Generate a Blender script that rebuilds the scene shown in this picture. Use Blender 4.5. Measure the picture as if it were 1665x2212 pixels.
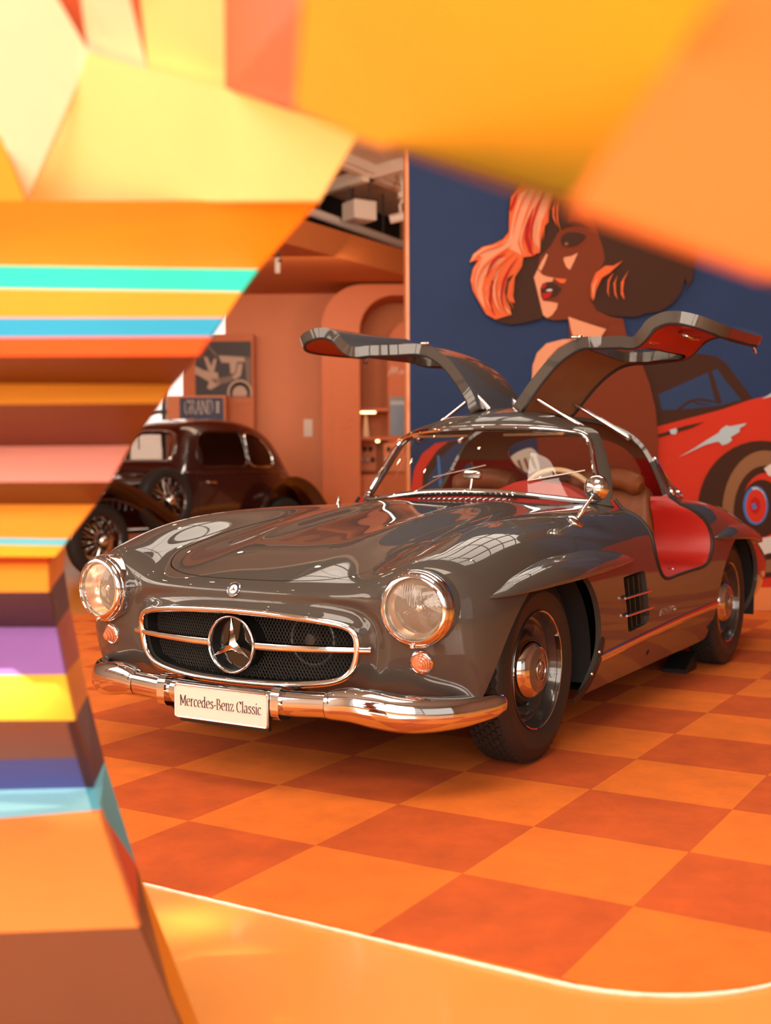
import bpy, bmesh, math, random
import numpy as np
from mathutils import Vector, Matrix

for o in list(bpy.data.objects):
    bpy.data.objects.remove(o)
SC = bpy.context.scene
COL = SC.collection
PI = math.pi
random.seed(7)

# ------------------------------------------------------------------ camera
# world axes follow the silver-grey coupe: x forward, y to its left, z up, origin on the floor under its front axle
CAM_POS = np.array([3.7989, 2.4397, 1.0434])
YAW, PITCH, ROLL, FPX = math.radians(211.216), math.radians(-2.1542), math.radians(0.3153), 2539.4


def cam_axes():
    y, p, r = YAW, PITCH, ROLL
    f = np.array([math.cos(p) * math.cos(y), math.cos(p) * math.sin(y), math.sin(p)])
    rt = np.array([math.sin(y), -math.cos(y), 0.0])
    d = -np.cross(rt, f)
    c, s = math.cos(r), math.sin(r)
    return f, c * rt + s * d, -s * rt + c * d


FW, RT, DN = cam_axes()
cam_data = bpy.data.cameras.new('camera')
cam_data.sensor_fit = 'HORIZONTAL'
cam_data.sensor_width = 24.0
cam_data.lens = FPX / 1665.0 * 24.0
cam_data.clip_start = 0.05
cam_data.clip_end = 200
cam_data.dof.use_dof = True
cam_data.dof.focus_distance = 4.0
cam_data.dof.aperture_fstop = 36.6 / 18.5
cam = bpy.data.objects.new('camera', cam_data)
COL.objects.link(cam)
m = Matrix.Identity(4)
for i in range(3):
    m[i][0], m[i][1], m[i][2], m[i][3] = RT[i], -DN[i], -FW[i], CAM_POS[i]
cam.matrix_world = m
SC.camera = cam


def at(u, v, x=None, y=None, z=None, d=None):
    """point of the place that the photograph shows at pixel (u, v) on a known plane (or at depth d)"""
    r = FW + RT * (u - 832.5) / FPX + DN * (v - 1106.0) / FPX
    if x is not None:
        t = (x - CAM_POS[0]) / r[0]
    elif y is not None:
        t = (y - CAM_POS[1]) / r[1]
    elif z is not None:
        t = (z - CAM_POS[2]) / r[2]
    else:
        t = d
    return CAM_POS + t * r


# ------------------------------------------------------------------ light
SC.view_settings.view_transform = 'Standard'
SC.view_settings.look = 'None'
SC.view_settings.exposure = -0.12
SC.view_settings.gamma = 1.0
SC.view_settings.use_curve_mapping = False

world = bpy.data.worlds.new('daylight')
SC.world = world
world.use_nodes = True
bg = world.node_tree.nodes['Background']
bg.inputs[0].default_value = (1.0, 0.86, 0.74, 1)
bg.inputs[1].default_value = 0.9


def area_light(name, loc, target, sx, sy, power, color):
    l = bpy.data.lights.new(name, 'AREA')
    l.shape = 'RECTANGLE'
    l.size, l.size_y = sx, sy
    l.energy = power
    l.color = color
    o = bpy.data.objects.new(name, l)
    COL.objects.link(o)
    o.location = loc
    o.rotation_euler = (Vector(target) - Vector(loc)).to_track_quat('-Z', 'Y').to_euler()
    return o



F2 = np.array([math.cos(YAW), math.sin(YAW), 0.0])      # level viewing direction
R2 = np.array([math.sin(YAW), -math.cos(YAW), 0.0])     # to the right of it


def W(d, s, z):
    """hall coordinates: d metres into the hall, s metres to the right, z up"""
    return CAM_POS * np.array([1, 1, 0]) + F2 * d + R2 * s + np.array([0, 0, z])


WARM = (1.0, 0.84, 0.69)
area_light('window_front', W(-4.6, -1.6, 3.0), W(4, -0.5, 1.2), 9.0, 4.4, 1120, WARM)
area_light('skylight_main', (-5.4, -.9, 6.36), (-5.4, -.9, 0), 5.6, 6.6, 430, WARM)
area_light('skylight_side', (3.4, 1.7, 6.35), (3.4, 1.7, 0), 3.2, 3.4, 360, WARM)
area_light('window_left', W(3.0, -7.85, 3.3), W(3.0, 0, 1.8), 9.0, 3.6, 700, WARM)
area_light('alcove_fill', W(13.0, -1.2, 3.2), W(15.2, -1.2, 1.2), 2.4, .5, 30, (1.0, .72, .5))  # area light without a fixture, added to brighten the alcove
area_light('ceiling_fill', W(10.3, 1.3, 3.0), W(13.6, -.7, 4.6), .8, .5, 45, WARM)  # added uplight hidden behind the mural, brightens the upper ceiling
sun = bpy.data.lights.new('sun', 'SUN')
sun.energy = 9.0
sun.angle = math.radians(1.0)
sun.color = (1.0, .90, .74)
sun_o = bpy.data.objects.new('sun', sun)
COL.objects.link(sun_o)
SUN_DIR = (F2 * 0.45 + R2 * 0.55 + np.array([0, 0, -0.95]))
SUN_DIR = SUN_DIR / np.linalg.norm(SUN_DIR)
sun_o.rotation_euler = Vector(SUN_DIR).to_track_quat('-Z', 'Y').to_euler()

# ------------------------------------------------------------------ materials
MATS = {}


def mat(name, col, rough=0.5, metal=0.0, coat=0.0, noise=0.0, nscale=8.0, spec=0.5, emit=None, es=1.0, bump=0.0, bscale=200.0, transmission=0.0, ior=1.45, coat_rough=0.03, sheen=0.0):
    if name in MATS:
        return MATS[name]
    m = bpy.data.materials.new(name)
    m.use_nodes = True
    nt = m.node_tree
    b = nt.nodes['Principled BSDF']
    b.inputs['Base Color'].default_value = (*col, 1)
    b.inputs['Roughness'].default_value = rough
    b.inputs['Metallic'].default_value = metal
    b.inputs['Coat Weight'].default_value = coat
    b.inputs['Coat Roughness'].default_value = coat_rough
    b.inputs['Specular IOR Level'].default_value = spec
    b.inputs['Transmission Weight'].default_value = transmission
    b.inputs['IOR'].default_value = ior
    b.inputs['Sheen Weight'].default_value = sheen
    if emit is not None:
        b.inputs['Emission Color'].default_value = (*emit, 1)
        b.inputs['Emission Strength'].default_value = es
    if noise or bump:
        tc = nt.nodes.new('ShaderNodeTexCoord')
    if noise:
        n = nt.nodes.new('ShaderNodeTexNoise')
        n.inputs['Scale'].default_value = nscale
        n.inputs['Detail'].default_value = 6
        n.inputs['Roughness'].default_value = 0.65
        nt.links.new(tc.outputs['Object'], n.inputs['Vector'])
        r = nt.nodes.new('ShaderNodeMapRange')
        r.inputs['From Min'].default_value = 0.3
        r.inputs['From Max'].default_value = 0.7
        r.inputs['To Min'].default_value = 1 - noise
        r.inputs['To Max'].default_value = 1 + noise
        nt.links.new(n.outputs['Fac'], r.inputs['Value'])
        mx = nt.nodes.new('ShaderNodeVectorMath')
        mx.operation = 'SCALE'
        mx.inputs[0].default_value = col
        nt.links.new(r.outputs['Result'], mx.inputs['Scale'])
        nt.links.new(mx.outputs['Vector'], b.inputs['Base Color'])
    if bump:
        n2 = nt.nodes.new('ShaderNodeTexNoise')
        n2.inputs['Scale'].default_value = bscale
        n2.inputs['Detail'].default_value = 3
        nt.links.new(tc.outputs['Object'], n2.inputs['Vector'])
        bp = nt.nodes.new('ShaderNodeBump')
        bp.inputs['Strength'].default_value = bump
        bp.inputs['Distance'].default_value = 0.002
        nt.links.new(n2.outputs['Fac'], bp.inputs['Height'])
        nt.links.new(bp.outputs['Normal'], b.inputs['Normal'])
    MATS[name] = m
    return m


def glass_mat(name, tint=(1, 1, 1), refl=0.5):
    """thin pane: clear with fresnel reflection"""
    if name in MATS:
        return MATS[name]
    m = bpy.data.materials.new(name)
    m.use_nodes = True
    nt = m.node_tree
    nt.nodes.remove(nt.nodes['Principled BSDF'])
    out = nt.nodes['Material Output']
    t = nt.nodes.new('ShaderNodeBsdfTransparent')
    t.inputs['Color'].default_value = (*tint, 1)
    g = nt.nodes.new('ShaderNodeBsdfGlossy')
    g.inputs['Roughness'].default_value = 0.0
    g.inputs['Color'].default_value = (1, 1, 1, 1)
    fr = nt.nodes.new('ShaderNodeFresnel')
    # the Fresnel node inverts the index on back faces; a thin pane reflects alike from both sides
    geo = nt.nodes.new('ShaderNodeNewGeometry')
    mr = nt.nodes.new('ShaderNodeMapRange')
    mr.inputs['To Min'].default_value = 1.0 + refl
    mr.inputs['To Max'].default_value = 1.0 / (1.0 + refl)
    nt.links.new(geo.outputs['Backfacing'], mr.inputs['Value'])
    nt.links.new(mr.outputs['Result'], fr.inputs['IOR'])
    mx = nt.nodes.new('ShaderNodeMixShader')
    nt.links.new(fr.outputs[0], mx.inputs[0])
    nt.links.new(t.outputs[0], mx.inputs[1])
    nt.links.new(g.outputs[0], mx.inputs[2])
    nt.links.new(mx.outputs[0], out.inputs['Surface'])
    MATS[name] = m
    return m


def srgb(r, g, b):
    f = lambda c: (c / 255 / 12.92) if c / 255 <= 0.04045 else ((c / 255 + 0.055) / 1.055) ** 2.4
    return (f(r), f(g), f(b))


# ------------------------------------------------------------------ mesh helpers
def mesh_obj(name, V, F, material=None, parent=None, smooth=True, normals=None, loc=None):
    me = bpy.data.meshes.new(name)
    me.from_pydata([tuple(map(float, v)) for v in V], [], [tuple(int(i) for i in f) for f in F])
    me.update()
    if smooth:
        me.shade_smooth()
        if normals is None:
            try:
                me.set_sharp_from_angle(angle=math.radians(40))
            except Exception:
                pass
    if normals is not None:
        me.normals_split_custom_set_from_vertices([tuple(map(float, n)) for n in normals])
    o = bpy.data.objects.new(name, me)
    COL.objects.link(o)
    if material is not None:
        me.materials.append(material)
    if parent is not None:
        o.parent = parent
    if loc is not None:
        o.location = loc
    return o


def empty(name, loc=(0, 0, 0), rotz=0.0):
    o = bpy.data.objects.new(name, None)
    COL.objects.link(o)
    o.location = loc
    o.rotation_euler = (0, 0, rotz)
    o.empty_display_size = 0.1
    return o


def tag(o, label=None, cat=None, group=None, kind=None):
    if label:
        o['label'] = label
    if cat:
        o['category'] = cat
    if group:
        o['group'] = group
    if kind:
        o['kind'] = kind
    return o


def join_geo(*parts):
    """join (V, F) pairs"""
    V, F = [], []
    for v, f in parts:
        n = len(V)
        V.extend([tuple(map(float, p)) for p in v])
        F.extend([tuple(int(i) + n for i in q) for q in f])
    return V, F


def xf(geo, M):
    V, F = geo
    A = np.asarray(V, float)
    M = np.array(M)
    return (A @ M[:3, :3].T + M[:3, 3]), F


def mirror_y(geo):
    V, F = geo
    A = np.array(V, float)
    A[:, 1] *= -1
    return A, [tuple(reversed(f)) for f in F]


def box(c, s, bev=0.0):
    """box, optionally with chamfered edges, centre c, size s"""
    bm = bmesh.new()
    bmesh.ops.create_cube(bm, size=1.0)
    for v in bm.verts:
        v.co = Vector((v.co.x * s[0] + c[0], v.co.y * s[1] + c[1], v.co.z * s[2] + c[2]))
    if bev > 0:
        bmesh.ops.bevel(bm, geom=list(bm.edges), offset=bev, segments=2, profile=0.5, affect='EDGES')
    bm.verts.ensure_lookup_table()
    bm.verts.index_update()
    V = [tuple(v.co) for v in bm.verts]
    F = [tuple(v.index for v in f.verts) for f in bm.faces]
    bm.free()
    return V, F


def frame_along(P, closed=False, up=None):
    P = np.asarray(P, float)
    n = len(P)
    T = np.zeros_like(P)
    for i in range(n):
        if closed:
            T[i] = P[(i + 1) % n] - P[i - 1]
        else:
            T[i] = P[min(i + 1, n - 1)] - P[max(i - 1, 0)]
        T[i] /= (np.linalg.norm(T[i]) + 1e-12)
    Ns = np.zeros_like(P)
    if up is not None:
        up = np.asarray(up, float)
        for i in range(n):
            u = up[i] if up.ndim == 2 else up
            a = u - T[i] * (u @ T[i])
            Ns[i] = a / (np.linalg.norm(a) + 1e-12)
    else:
        a = np.array([0, 0, 1.0]) if abs(T[0][2]) < 0.9 else np.array([1.0, 0, 0])
        a = a - T[0] * (a @ T[0])
        Ns[0] = a / np.linalg.norm(a)
        for i in range(1, n):
            a = Ns[i - 1] - T[i] * (Ns[i - 1] @ T[i])
            Ns[i] = a / (np.linalg.norm(a) + 1e-12)
    B = np.cross(T, Ns)
    return T, Ns, B


def sweep(P, section, closed=False, up=None, scale=None, caps=True):
    """section: list of (a, b) along (normal, binormal)"""
    P = np.asarray(P, float)
    T, N, B = frame_along(P, closed, up)
    m_ = len(section)
    V, F = [], []
    for i in range(len(P)):
        s = 1.0 if scale is None else scale[i]
        sa, sb = (s if np.ndim(s) else (s, s))
        for a, b in section:
            V.append(P[i] + N[i] * a * sa + B[i] * b * sb)
    n = len(P)
    for i in range(n if closed else n - 1):
        j = (i + 1) % n
        for k in range(m_):
            l = (k + 1) % m_
            F.append((i * m_ + k, j * m_ + k, j * m_ + l, i * m_ + l))
    if not closed and caps:
        F.append(tuple(range(m_)))
        F.append(tuple(reversed(range((n - 1) * m_, n * m_))))
    return V, F


def circ(r, n=10, rb=None):
    rb = r if rb is None else rb
    return [(r * math.cos(2 * PI * k / n), rb * math.sin(2 * PI * k / n)) for k in range(n)]


def tube(P, r, n=10, closed=False, up=None, scale=None):
    return sweep(P, circ(r, n), closed, up, scale)


def lathe(profile, n=48, axis='y', center=(0, 0, 0), closed=False):
    """profile: list of (r, h); revolves about an axis through center"""
    V, F = [], []
    m_ = len(profile)
    for k in range(n):
        a = 2 * PI * k / n
        c, s = math.cos(a), math.sin(a)
        for r, h in profile:
            if axis == 'y':
                V.append((center[0] + r * c, center[1] + h, center[2] + r * s))
            elif axis == 'x':
                V.append((center[0] + h, center[1] + r * c, center[2] + r * s))
            else:
                V.append((center[0] + r * c, center[1] + r * s, center[2] + h))
    for k in range(n):
        l = (k + 1) % n
        for i in range(m_ - 1 if not closed else m_):
            j = (i + 1) % m_
            q = (k * m_ + i, k * m_ + j, l * m_ + j, l * m_ + i)
            F.append(q if axis != 'y' else tuple(reversed(q)))
    return V, F


def spline(pts, n, closed=False):
    """centripetal-ish Catmull-Rom through pts, n samples"""
    A = np.asarray(pts, float)
    m_ = len(A)
    if closed:
        Q = np.vstack([A[-1], A, A[0], A[1]])
        segs = m_
    else:
        Q = np.vstack([2 * A[0] - A[1], A, 2 * A[-1] - A[-2]])
        segs = m_ - 1
    d = np.linalg.norm(np.diff(Q, axis=0), axis=1) ** 0.5 + 1e-9
    t = np.concatenate([[0], np.cumsum(d)])
    lens = np.linalg.norm(np.diff(np.vstack([A, A[:1]]) if closed else A, axis=0), axis=1)
    cl = np.concatenate([[0], np.cumsum(lens)])
    out = []
    tot = cl[-1]
    for s in (np.linspace(0, tot, n, endpoint=not closed)):
        k = min(int(np.searchsorted(cl, s, side='right')) - 1, segs - 1)
        f = (s - cl[k]) / (lens[k] + 1e-12)
        p0, p1, p2, p3 = Q[k], Q[k + 1], Q[k + 2], Q[k + 3]
        t0, t1, t2, t3 = t[k], t[k + 1], t[k + 2], t[k + 3]
        x = t1 + f * (t2 - t1)
        a1 = (t1 - x) / (t1 - t0) * p0 + (x - t0) / (t1 - t0) * p1
        a2 = (t2 - x) / (t2 - t1) * p1 + (x - t1) / (t2 - t1) * p2
        a3 = (t3 - x) / (t3 - t2) * p2 + (x - t2) / (t3 - t2) * p3
        b1 = (t2 - x) / (t2 - t0) * a1 + (x - t0) / (t2 - t0) * a2
        b2 = (t3 - x) / (t3 - t1) * a2 + (x - t1) / (t3 - t1) * a3
        out.append((t2 - x) / (t2 - t1) * b1 + (x - t1) / (t2 - t1) * b2)
    return np.array(out)


def polyline(pts, n, closed=False):
    A = np.asarray(pts, float)
    if closed:
        A = np.vstack([A, A[:1]])
    d = np.concatenate([[0], np.cumsum(np.linalg.norm(np.diff(A, axis=0), axis=1))])
    s = np.linspace(0, d[-1], n, endpoint=not closed)
    return np.stack([np.interp(s, d, A[:, k]) for k in range(A.shape[1])], 1)


def loft(curves, closed=False):
    n = len(curves[0])
    V = [p for c in curves for p in c]
    F = []
    for i in range(len(curves) - 1):
        for k in range(n if closed else n - 1):
            l = (k + 1) % n
            F.append((i * n + k, i * n + l, (i + 1) * n + l, (i + 1) * n + k))
    return V, F


def fill_poly(pts2d):
    """triangulated flat polygon of 2d points -> faces (indices)"""
    from mathutils.geometry import tessellate_polygon
    return [tuple(t) for t in tessellate_polygon([[Vector((p[0], p[1], 0)) for p in pts2d]])]


def prism(pts2d, to3d, thick):
    """plate with outline pts2d; to3d(a, b, h) maps to space"""
    n = len(pts2d)
    tri = fill_poly(pts2d)
    area = sum(pts2d[i][0] * pts2d[(i + 1) % n][1] - pts2d[(i + 1) % n][0] * pts2d[i][1] for i in range(n))
    V = [to3d(a, b, 0.0) for a, b in pts2d] + [to3d(a, b, thick) for a, b in pts2d]
    F = []
    def orient(t):
        (x0, y0), (x1, y1), (x2, y2) = (pts2d[i][:2] for i in t)
        return (x1 - x0) * (y2 - y0) - (x2 - x0) * (y1 - y0)
    for t in tri:
        if orient(t) < 0:
            t = tuple(reversed(t))
        F.append(tuple(reversed(t)))
        F.append(tuple(i + n for i in t))
    for i in range(n):
        j = (i + 1) % n
        q = (i, j, j + n, i + n)
        F.append(q if area > 0 else tuple(reversed(q)))
    return V, F


def v_normals(V, F):
    V = np.asarray(V, float)
    N = np.zeros_like(V)
    q = np.array([f if len(f) == 4 else (f[0], f[1], f[2], f[2]) for f in F])
    fn = np.cross(V[q[:, 2]] - V[q[:, 0]], V[q[:, 3]] - V[q[:, 1]])
    tri = q[:, 2] == q[:, 3]
    if tri.any():
        t = q[tri]
        fn[tri] = np.cross(V[t[:, 1]] - V[t[:, 0]], V[t[:, 2]] - V[t[:, 0]])
    for k in range(4):
        np.add.at(N, q[:, k], fn)
    return N / (np.linalg.norm(N, axis=1, keepdims=True) + 1e-15)


def cc_surface(V, F, levels, fit=6):
    """Catmull-Clark surface that passes through the given control points; returns V, F (quads)"""
    target = np.array(V, float)
    cage = target.copy()
    me = bpy.data.meshes.new('cage')
    me.from_pydata([tuple(v) for v in cage], [], [tuple(f) for f in F])
    o = bpy.data.objects.new('cage', me)
    COL.objects.link(o)
    md = o.modifiers.new('s', 'SUBSURF')
    md.subdivision_type = 'CATMULL_CLARK'
    md.boundary_smooth = 'ALL'
    md.use_limit_surface = True
    n = len(V)
    for it in range(fit + 1):
        md.levels = 1 if it < fit else levels
        me.vertices.foreach_set('co', cage.ravel())
        me.update()
        dg = bpy.context.evaluated_depsgraph_get()
        dg.update()
        ev = o.evaluated_get(dg)
        mm = ev.to_mesh()
        A = np.empty(len(mm.vertices) * 3)
        mm.vertices.foreach_get('co', A)
        A = A.reshape(-1, 3)
        if it < fit:
            cage += (target - A[:n])
        else:
            FF = np.empty(len(mm.loops), int)
            mm.loops.foreach_get('vertex_index', FF)
            FF = FF.reshape(-1, 4)
        ev.to_mesh_clear()
    bpy.data.objects.remove(o)
    bpy.data.meshes.remove(me)
    return A, FF


class Surf:
    """a smooth surface piece: vertices, faces, normals; clipped by functions"""

    def __init__(self, V, F, N=None):
        self.V = np.asarray(V, float)
        self.F = [tuple(f) for f in F]
        self.N = v_normals(self.V, self.F) if N is None else np.asarray(N, float)

    def clip(self, g, refine=3):
        """keep where g(points) > 0"""
        V, N = self.V, self.N
        val = g(V)
        inside = val > 0
        newV, newN = [], []
        cache = {}
        base = len(V)
        outF = []
        mixed = []
        for f in self.F:
            k = sum(inside[i] for i in f)
            if k == len(f):
                outF.append(f)
            elif k:
                mixed.append(f)
        edges = {}
        for f in mixed:
            for a, b in zip(f, f[1:] + f[:1]):
                if inside[a] != inside[b]:
                    e = (a, b) if a < b else (b, a)
                    edges[e] = 0
        if edges:
            E = np.array(list(edges.keys()))
            A, B = V[E[:, 0]], V[E[:, 1]]
            lo, hi = np.zeros(len(E)), np.ones(len(E))
            ga = val[E[:, 0]]
            for _ in range(12):
                mid = (lo + hi) / 2
                gm = g(A + (B - A) * mid[:, None])
                same = (gm > 0) == (ga > 0)
                lo = np.where(same, mid, lo)
                hi = np.where(same, hi, mid)
            t = ((lo + hi) / 2)[:, None]
            newV = A + (B - A) * t
            newN = N[E[:, 0]] * (1 - t) + N[E[:, 1]] * t
            for i, e in enumerate(edges.keys()):
                edges[e] = base + i
            V = np.vstack([V, newV])
            N = np.vstack([N, newN])
        for f in mixed:
            out = []
            for a, b in zip(f, f[1:] + f[:1]):
                if inside[a]:
                    out.append(a)
                if inside[a] != inside[b]:
                    out.append(edges[(a, b) if a < b else (b, a)])
            if len(out) >= 3:
                outF.append(tuple(out))
        used = sorted({i for f in outF for i in f})
        idx = -np.ones(len(V), int)
        idx[used] = np.arange(len(used))
        s = Surf.__new__(Surf)
        s.V, s.N = V[used], N[used]
        s.F = [tuple(idx[i] for i in f) for f in outF]
        return s

    def boundary(self):
        """boundary loops as ordered index lists"""
        cnt = {}
        for f in self.F:
            for a, b in zip(f, f[1:] + f[:1]):
                if (b, a) in cnt:
                    del cnt[(b, a)]
                else:
                    cnt[(a, b)] = 1
        nxt = {}
        for a, b in cnt:
            nxt.setdefault(a, []).append(b)
        loops = []
        while nxt:
            a = next(iter(nxt))
            loop = [a]
            while True:
                bs = nxt.get(loop[-1])
                if not bs:
                    break
                b = bs.pop()
                if not bs:
                    del nxt[loop[-1]]
                if b == a:
                    break
                loop.append(b)
            loops.append(loop)
        return loops

    def shell(self, thick, edge_fn=None):
        """V, F, N with a returned edge: every boundary edge is folded back along -normal by thick"""
        V = [tuple(v) for v in self.V]
        F = list(self.F)
        N = [tuple(n) for n in self.N]
        cnt = {}
        for f in self.F:
            for a, b in zip(f, f[1:] + f[:1]):
                if (b, a) in cnt:
                    del cnt[(b, a)]
                else:
                    cnt[(a, b)] = 1
        bset = {}
        for a, b in cnt:
            if edge_fn is not None and not (edge_fn(self.V[a]) and edge_fn(self.V[b])):
                continue
            d = self.V[b] - self.V[a]
            for i in (a, b):
                bset.setdefault(i, np.zeros(3))
                out = np.cross(d, self.N[i])
                bset[i] = bset[i] + out
        adj = {}
        for a, b in cnt:
            if a in bset and b in bset:
                adj.setdefault(a, []).append(b)
                adj.setdefault(b, []).append(a)
        for i in bset:
            bset[i] = bset[i] / (np.linalg.norm(bset[i]) + 1e-12)
        for _ in range(8):
            bset = {i: bset[i] * .5 + .5 * sum(bset[j] for j in adj.get(i, [i])) / len(adj.get(i, [i])) for i in bset}
        idx = {}
        for i, out in bset.items():
            ln = np.linalg.norm(out)
            out = out / ln if ln > 1e-12 else out
            p, n = self.V[i], self.N[i]
            r = 0.0035
            ids = []
            for (oo, dd, nn) in ((0, 0, out * 0.5 + n * 0.87), (0, -thick, out)):
                ids.append(len(V))
                V.append(tuple(p + out * oo + n * dd))
                N.append(tuple(nn))
            idx[i] = ids
        self.fold = {i: k[1] for i, k in idx.items()}
        for a, b in cnt:
            if a in idx and b in idx:
                F.append((b, a, idx[a][1], idx[b][1]))
        return V, F, N

    def mirrored(self):
        s = Surf.__new__(Surf)
        s.V = self.V * np.array([1, -1, 1])
        s.N = self.N * np.array([1, -1, 1])
        s.F = [tuple(reversed(f)) for f in self.F]
        return s


def surf_obj(name, s, material, parent, thick=None, edge_fn=None):
    if thick:
        V, F, N = s.shell(thick, edge_fn)
    else:
        V, F, N = s.V, s.F, s.N
    return mesh_obj(name, V, F, material, parent, True, None if thick else N) if not thick else mesh_shell(name, V, F, N, len(s.V), material, parent, s.fold)


def mesh_shell(name, V, F, N, nbase, material, parent, fold):
    me = bpy.data.meshes.new(name)
    me.from_pydata([tuple(map(float, v)) for v in V], [], [tuple(int(i) for i in f) for f in F])
    me.update()
    me.shade_smooth()
    ln = []
    for f in F:
        edge = any(i >= nbase for i in f)
        if edge:
            ln += [tuple(map(float, N[i if i >= nbase else fold[i]])) for i in f]
        else:
            ln += [tuple(map(float, N[i])) for i in f]
    me.normals_split_custom_set(ln)
    o = bpy.data.objects.new(name, me)
    COL.objects.link(o)
    if material is not None:
        me.materials.append(material)
    if parent is not None:
        o.parent = parent
    return o


def fix(geo):
    """outward-facing normals"""
    bm = bmesh.new()
    vs = [bm.verts.new(tuple(map(float, v))) for v in geo[0]]
    for f in geo[1]:
        try:
            bm.faces.new([vs[i] for i in f])
        except ValueError:
            pass
    bmesh.ops.recalc_face_normals(bm, faces=list(bm.faces))
    bm.verts.index_update()
    V = [tuple(v.co) for v in bm.verts]
    F = [tuple(v.index for v in f.verts) for f in bm.faces]
    bm.free()
    return V, F


def part(name, geo, material, parent, smooth=True):
    V, F = fix(geo)
    return mesh_obj(name, V, F, material, parent, smooth)


# ================================================================== the hall
M_FLOOR = mat('floor_orange', (.80, .285, .036), rough=.30, coat=.25, coat_rough=.12, noise=.03, nscale=1.5)
M_WALL = mat('wall_terracotta', (.56, .19, .065), rough=.55, noise=.05, nscale=2)
M_WALL_D = mat('wall_deep_orange', (.50, .14, .035), rough=.6, noise=.05, nscale=2)
M_SKIRT = mat('skirting_orange', (.74, .25, .075), rough=.4, coat=.2)
M_CEIL = mat('ceiling_plaster', (.62, .47, .36), rough=.85, noise=.06, nscale=3)
M_ROOF = mat('hall_roof_grey', (.24, .20, .175), rough=.85)
M_STEEL = mat('window_steel', (.05, .04, .035), rough=.5)


def hall_box(name, d0, d1, s0, s1, z0, z1, material, kind='structure', parent=None):
    c = [W(d, s, z) for z in (z0, z1) for d, s in ((d0, s0), (d0, s1), (d1, s1), (d1, s0))]
    F = [(0, 1, 2, 3), (7, 6, 5, 4), (0, 4, 5, 1), (1, 5, 6, 2), (2, 6, 7, 3), (3, 7, 4, 0)]
    V, F = fix((c, F))
    o = mesh_obj(name, V, F, material, parent, smooth=False)
    if kind and parent is None:
        o['kind'] = kind
    return o


hall_box('floor', -5.2, 17.0, -9.0, 9.0, -.12, -.012, M_FLOOR)
hall_box('wall_right', -5.2, 17.0, 8.0, 8.2, -.012, 6.8, mat('wall_umber', (.20, .09, .05), rough=.7))
hall_box('wall_left', -5.2, 17.0, -8.2, -8.0, -.012, 6.8, mat('wall_white', (.62, .56, .50), rough=.8))
hall_box('wall_end', 16.8, 17.0, -8.0, 8.0, -.012, 6.8, M_WALL)
# front wall with the tall window band behind the photographer
M_PLAST = mat('wall_white', (.62, .56, .50), rough=.8)
hall_box('wall_front', -5.2, -5.0, -8.0, 8.0, -.012, .7, M_PLAST)
hall_box('wall_front.001', -5.2, -5.0, -8.0, 8.0, 5.4, 6.8, M_PLAST)
win = hall_box('window_1', -4.50, -4.44, -5.6, 3.6, .72, .80, M_STEEL)
for s_ in np.linspace(-5.5, 3.5, 9):
    hall_box('mullion', -4.50, -4.44, s_ - .045, s_ + .045, .80, 5.3, M_STEEL, parent=win)
for z_ in (1.6, 2.7, 3.8, 4.8):
    hall_box('transom', -4.50, -4.44, -5.5, 3.5, z_ - .035, z_ + .035, M_STEEL, parent=win)


# roof: plaster slab in strips around the skylight and two added sun holes (car axes)
def slab(name, x0, x1, y0, y1, z0=6.4, z1=6.6, material=M_CEIL):
    V, F = box(((x0 + x1) / 2, (y0 + y1) / 2, (z0 + z1) / 2), (x1 - x0, y1 - y0, z1 - z0))
    o = mesh_obj(name, V, F, material, None, smooth=False)
    o['kind'] = 'structure'
    return o


def slab_holes(name, x0, x1, y0, y1, holes, z0=6.4, z1=6.6):
    xs = sorted({x0, x1, *[h[0] for h in holes], *[h[1] for h in holes]})
    ys = sorted({y0, y1, *[h[2] for h in holes], *[h[3] for h in holes]})
    parts = []
    for i in range(len(xs) - 1):
        for j in range(len(ys) - 1):
            cx, cy = (xs[i] + xs[i + 1]) / 2, (ys[j] + ys[j + 1]) / 2
            if any(h[0] < cx < h[1] and h[2] < cy < h[3] for h in holes):
                continue
            parts.append(box((cx, cy, (z0 + z1) / 2), (xs[i + 1] - xs[i], ys[j + 1] - ys[j], z1 - z0)))
    V, F = join_geo(*parts)
    o = mesh_obj(name, V, F, M_ROOF, None, smooth=False)
    o['kind'] = 'structure'
    return o


def sun_foot(p):
    """where the sunbeam that reaches p passes through the roof"""
    t = (6.5 - p[2]) / -SUN_DIR[2]
    return np.asarray(p) - SUN_DIR * t


def hole_for(pts):
    q = np.array([sun_foot(p) for p in pts])
    return (q[:, 0].min(), q[:, 0].max(), q[:, 1].min(), q[:, 1].max())


ROOF_HOLES = [(-8.2, -2.6, -4.2, 2.4)]
ROOF_HOLES.append((6.34, 6.68, -.84, -.52))  # unseen hole, added to drop a sun patch on the folded arch
ROOF_HOLES.append((6.17, 6.46, -1.10, -.87))  # unseen hole, added for the small sun patch on the floor
slab_holes('ceiling', -18, 10, -16, 14, ROOF_HOLES)
# skylight with curved steel ribs
sky = mesh_obj('window_2', *box((-5.4, 2.40, 6.3), (5.6, .08, .16)), M_STEEL, None, smooth=False)
sky['kind'] = 'structure'
for y_ in np.linspace(-4.15, 2.35, 7):
    V, F = sweep([(x_, y_, 6.28 - .75 * math.sin(PI * (x_ + 8.2) / 5.6)) for x_ in np.linspace(-8.2, -2.6, 18)], [(.075, .075), (-.075, .075), (-.075, -.075), (.075, -.075)])
    mesh_obj('rib', V, F, M_STEEL, sky, smooth=False)
for x_ in np.linspace(-7.3, -3.5, 4):
    V, F = box((x_, -.9, 6.22), (.05, 6.6, .05))
    mesh_obj('glazing_bar', V, F, M_STEEL, sky, smooth=False)

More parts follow.
